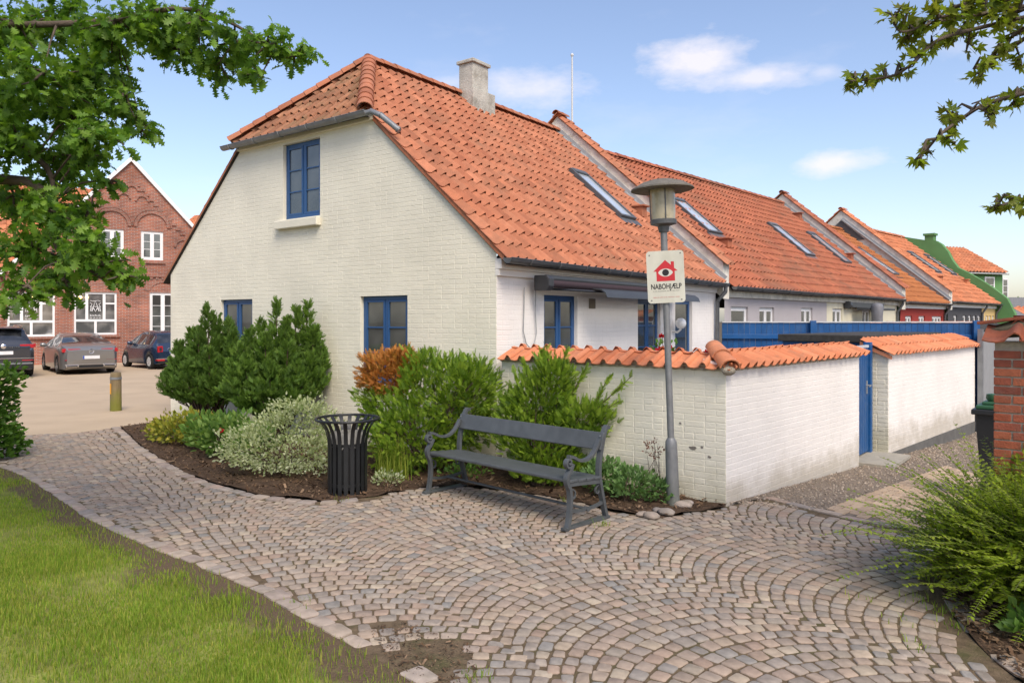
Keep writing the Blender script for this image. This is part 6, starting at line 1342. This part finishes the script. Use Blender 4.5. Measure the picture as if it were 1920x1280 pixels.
# --- clipped hedge at the left edge
HG = leafmat('hedge_leaf', [(.075, .17, .024), (.12, .24, .035), (.05, .12, .018), (.20, .33, .05)], .42, .45)
hg = plant('clipped_hedge', 'dark green clipped hedge at the left edge by the path', 'hedge', -7.95, 9.95); n = 5200
side = rng.integers(0, 4, n); u = rng.random((n, 3)); P = np.empty((n, 3)); hx, hy, hz = 1.0, .36, 1.1; D = np.zeros((n, 3))
for i in range(n):
    a, b_, c_ = u[i]
    if side[i] == 0: P[i] = ((a*2-1)*hx, -hy, .08+b_*hz); D[i] = (0, -1, .3)
    elif side[i] == 1: P[i] = (hx, (a*2-1)*hy, .08+b_*hz); D[i] = (1, 0, .3)
    elif side[i] == 2: P[i] = ((a*2-1)*hx, (b_*2-1)*hy, hz+.08); D[i] = (0, 0, 1)
    else: P[i] = ((a*2-1)*hx*.92, (b_*2-1)*hy*.9, .1+c_*hz); D[i] = (a-.5, b_-.5, .3)
P += rng.normal(size=(n, 3))*.055; P[:, 0] += .08*np.sin(P[:, 2]*6+P[:, 1]*4); P[:, 1] += .07*np.sin(P[:, 0]*6+P[:, 2]*5); D += rng.normal(size=(n, 3))*.6
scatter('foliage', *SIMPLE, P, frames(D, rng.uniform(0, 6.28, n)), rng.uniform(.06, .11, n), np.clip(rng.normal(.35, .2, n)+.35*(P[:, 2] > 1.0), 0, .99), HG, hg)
stems('stem', [[(random.uniform(-.9, .9), random.uniform(-.5, .5), 0), (random.uniform(-.9, .9), random.uniform(-.5, .5), .5), (random.uniform(-.95, .95), random.uniform(-.6, .6), 1.0)] for _ in range(40)], .014, .004, twig, hg)
# --- arching shrub at the right edge
LN = leafmat('box_honeysuckle_leaf', [(.17, .25, .025), (.27, .37, .032), (.11, .18, .022), (.38, .46, .05), (.30, .40, .04)], .5, .4)
ls = plant('arching_shrub', 'spreading bright green shrub with arching shoots at the right edge', 'shrub', 3.62, 4.98); Pp = []; Dd = []; Ss = []; Vv = []; lines = []
for k in range(1250):
    a = random.uniform(0, 6.28); el = random.uniform(.1, 1.25); ln = random.uniform(.5, .98)*(1.0 if random.random() < .85 else 1.15)
    b0 = Vector((random.gauss(0, .2), random.gauss(0, .2), random.uniform(.05, .35))); d = Vector((math.cos(a)*math.cos(el)-.18, math.sin(a)*math.cos(el), math.sin(el)*.9)).normalized()
    pts = []; p = b0.copy(); dd = d.copy(); st = ln/14
    for i in range(15): pts.append(p.copy()); p = p+dd*st; dd = (dd+Vector((0, 0, -.035))).normalized()
    if pts[-1].z < .03: continue
    lines.append([tuple(q) for q in pts[::2]]); tone = random.gauss(.4, .14)
    sd_ = dd.cross(Z).normalized()
    for i in range(3, 15):
        for h_ in (0, .5):
            q = pts[i-1].lerp(pts[i], h_)
            for s in (-1, 1):
                Pp.append(tuple(q)); Dd.append(tuple(sd_*s+dd*.55+Vector((random.gauss(0, .2), random.gauss(0, .2), .25+random.gauss(0, .2))))); Ss.append(random.uniform(.03, .05)*(1.1-.4*i/15)); Vv.append(min(.99, max(0, tone+.03*(i-8)+random.gauss(0, .08))))
scatter('foliage', *SIMPLE, np.array(Pp), frames(np.array(Dd)), np.array(Ss), np.array(Vv), LN, ls); stems('shoot', lines, .004, .001, mat('green_shoot', (.14, .15, .05), .8), ls, 4)
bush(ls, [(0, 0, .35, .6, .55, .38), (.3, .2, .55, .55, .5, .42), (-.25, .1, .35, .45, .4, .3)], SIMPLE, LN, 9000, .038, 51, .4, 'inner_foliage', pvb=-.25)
herb('weed_clump', 'leafy weed at the bottom right bed edge', 'plant', 3.08, 4.35, [(0, 0, .08, .16, .14, .1)], 130, .075, GL, 52, nst=5)
herb('bedding_plant', 'low seedling plant under the yew beside the bin', 'plant', -.55, 8.75, [(0, 0, .1, .3, .15, .12)], 260, .05, GL, 53, nst=6)
# --- overhanging trees
def tree(name, label, trunk, limbs, clusters, tpl, matr, lsize, nper, seed, trunk_r=.17, twigs=4, flat=.5, droop=.2):
    r = np.random.default_rng(seed); random.seed(seed); t = tag(empty(name, trunk[0]), label, 'tree'); o = Vector(trunk[0]); rel = lambda p: tuple(Vector(p)-o)
    b = MB(); k = len(trunk); b.tube([rel(p) for p in trunk], [trunk_r*(1-.45*i/(k-1)) for i in range(k)], 12); b.build('trunk', bark, t, smooth=180)
    b = MB(); allp = []
    for L_, r0, r1 in limbs:
        s = spline(L_, 5); b.tube([rel(p) for p in s], [r0+(r1-r0)*i/(len(s)-1) for i in range(len(s))], 7); allp += s
    P = []; D = []; Sz = []; V = []; lines = []
    for (c, rad) in clusters:
        c = Vector(c); near = min(allp, key=lambda q: (q-c).length)
        lines.append([rel(near), rel(near.lerp(c, .5)+Vector((0, 0, .05))), rel(c)])
        for _ in range(twigs):
            d = Vector(r.normal(size=3)); d.z = d.z*flat-droop; d.normalize(); e = c+d*rad*random.uniform(.6, 1.05); lines.append([rel(c.lerp(near, .15)), rel(c.lerp(e, .5)), rel(e)])
            n = max(4, int(nper*rad*rad/twigs*random.uniform(.7, 1.3)))
            for _k in range(n):
                f = random.random()**.6; q = c.lerp(e, f)+Vector(r.normal(size=3))*rad*.22
                P.append(rel(q)); dd = (e-c).normalized()*.8+Vector(r.normal(size=3))*.7+Vector((0, 0, -.15)); D.append(tuple(dd)); Sz.append(random.uniform(.7, 1.25)*lsize); V.append(min(.99, max(0, random.gauss(.45, .2))))
    b.build('limb', bark, t, smooth=180); stems('twig', lines, .011, .0035, bark, t, 4)
    n = len(P); roll = r.normal(size=n)*.9
    scatter('crown', *tpl, np.array(P), frames(np.array(D), roll), np.array(Sz), np.array(V), matr, t); return t
OK_ = leafmat('oak_leaf', [(.075, .165, .02), (.11, .225, .028), (.055, .12, .018), (.16, .29, .038), (.21, .34, .045)], .5, .45)
cl = []
for (px, py, Y, rp) in [(30, 40, 5.2, 95), (120, 50, 5.6, 85), (210, 40, 5.0, 80), (300, 40, 5.4, 70), (370, 40, 5.0, 58), (440, 80, 5.2, 52), (500, 85, 5.0, 42), (555, 105, 5.1, 36), (490, 140, 5.0, 28), (410, 120, 5.3, 40), (330, 95, 5.5, 50), (180, 130, 5.3, 80), (80, 150, 5.0, 90), (235, 185, 5.2, 52), (150, 210, 5.6, 75), (40, 270, 5.2, 85), (110, 290, 5.5, 75), (190, 245, 5.0, 55), (30, 370, 5.5, 75), (90, 390, 5.1, 70), (60, 470, 5.4, 75), (140, 450, 5.0, 62), (190, 490, 5.2, 55), (235, 515, 5.1, 34), (120, 530, 5.3, 45), (40, 545, 5.0, 50), (170, 400, 5.5, 40), (15, 200, 5.8, 80), (265, 240, 5.3, 28), (205, 335, 5.2, 22), (180, 280, 5.1, 40)]:
    cl.append((at(px, py, Y), rp/FPX*Y))
for k in range(34):
    a = random.uniform(0, 6.28); rr = random.uniform(.6, 2.3); z = random.uniform(2.9, 6.3); c = Vector((-5.6+rr*math.cos(a), 5.0+rr*math.sin(a), z))
    if abs(c.x) < c.y*.74 and z < 1.9+c.y*.5: continue
    cl.append((c, random.uniform(.3, .5)))
T0 = (-5.7, 5.0, 0)
tree('oak_tree', 'oak tree whose lobed leaves hang in from the upper left', [T0, (-5.68, 5.0, 1.2), (-5.6, 5.02, 2.6), (-5.5, 5.05, 4.2), (-5.4, 5.0, 5.8)],
     [([(-5.6, 5.0, 2.5), (-4.6, 5.2, 2.75), (-3.5, 5.3, 2.9), (-3.2, 5.2, 2.4), (-2.9, 5.2, 2.2)], .06, .012), ([(-5.6, 5.0, 2.9), (-4.4, 5.2, 3.4), (-3.5, 5.4, 3.1), (-3.3, 5.3, 2.7)], .05, .01), ([(-5.5, 5.0, 3.6), (-4.2, 5.1, 3.9), (-3.0, 5.2, 4.0), (-2.2, 5.1, 4.05), (-1.6, 5.1, 3.75)], .035, .007), ([(-5.5, 5, 4.6), (-4.4, 5.5, 5.0), (-3.2, 5.6, 4.7)], .05, .01), ([(-5.5, 5, 4.4), (-6.8, 4.6, 5.0)], .05, .01), ([(-5.5, 5, 4.2), (-5.4, 3.6, 4.8)], .05, .01), ([(-5.5, 5, 4.4), (-5.6, 6.6, 5.2)], .05, .01)],
     cl, OAK, OK_, .08, 4600, 5, .2, 8)
MP = leafmat('olive_bronze_leaf', [(.14, .215, .02), (.22, .30, .03), (.18, .19, .03), (.28, .35, .04), (.11, .17, .02)], .55, .45)
B1 = [(1935, 30), (1840, 52), (1760, 75), (1715, 115), (1680, 140), (1630, 150), (1595, 152)]; B0 = [(1935, 10), (1850, 25), (1760, 40), (1690, 60), (1672, 25)]; B2 = [(1935, 62), (1885, 98), (1850, 115), (1826, 130)]; B3 = [(1935, 172), (1850, 195), (1800, 225), (1760, 255), (1735, 285), (1720, 298)]; B4 = [(1940, 372), (1900, 378), (1868, 388)]; B5 = [(1935, 168), (1870, 180), (1822, 195)]
Yr = 4.3; lim = [([at(x, y, Yr+.1*math.sin(i*1.7)) for i, (x, y) in enumerate(Bx)], .014, .004) for Bx in (B0, B1, B2, B3, B4)]+[([at(x, y, Yr+.15) for x, y in B5], .01, .004)]
TR = Vector((4.4, 4.4, 0)); lim += [([Vector((4.4, 4.4, 3.0+.3*k)), at(1935, yy, Yr)], .03, .014) for k, yy in ((0, 372), (1, 172), (3, 62), (4, 30), (5, 10))]
cr = []
for (px, py, rp) in [(1700, 35, 26), (1730, 55, 30), (1765, 30, 34), (1800, 55, 32), (1840, 25, 36), (1880, 40, 34), (1910, 20, 34), (1745, 85, 22), (1700, 70, 22), (1680, 30, 18), (1860, 8, 30), (1790, 10, 30), (1690, 130, 18), (1660, 145, 22), (1630, 148, 22), (1600, 150, 18), (1720, 110, 16), (1890, 85, 26), (1905, 60, 24), (1850, 118, 14), (1870, 105, 18), (1845, 135, 16), (1910, 180, 22), (1900, 195, 18), (1850, 205, 18), (1862, 218, 14), (1790, 230, 22), (1768, 262, 20), (1735, 278, 18), (1722, 296, 14), (1780, 215, 18), (1900, 372, 22), (1870, 385, 14), (1915, 385, 18), (1815, 80, 20), (1915, 115, 18)]:
    cr.append((at(px, py, Yr+random.uniform(-.2, .2)), rp/FPX*Yr*1.15))
for k in range(26):
    c = TR+Vector((random.gauss(.3, .7), random.gauss(-.2, .8), random.uniform(3.3, 5.4)))
    if c.x < c.y*.74 and c.z < 1.9+c.y*.46: continue
    cr.append((c, .35))
tree('maple_tree', 'tree with small bronze green leaves on thin branches at the upper right', [tuple(TR), (4.42, 4.4, 1.5), (4.4, 4.4, 3.0), (4.3, 4.4, 5.2)], lim, cr, PALM, MP, .058, 2700, 9, .13, 3, .8, .1)
# far trees closing the view on the right
for i, (px, py, Y, rr) in enumerate([(1885, 585, 95, 4.5), (1915, 582, 100, 5), (1900, 592, 85, 3.5)]):
    q = at(px, py, Y); t = tag(empty('far_tree', (q.x, q.y, 0)), ['round far tree left of its neighbours beyond the grey roof', 'largest far tree on the right horizon', 'lowest far tree beyond the grey roof'][i], 'tree', 'far trees'); h0 = q.z
    b = MB(); b.tube([(0, 0, 0), (0, 0, h0)], [.3, .15], 8); b.build('trunk', bark, t)
    bush(t, [(0, 0, h0-rr*.35, rr, rr, rr*.55)], SIMPLE, HG, 1500, .7, 60+i, .5)
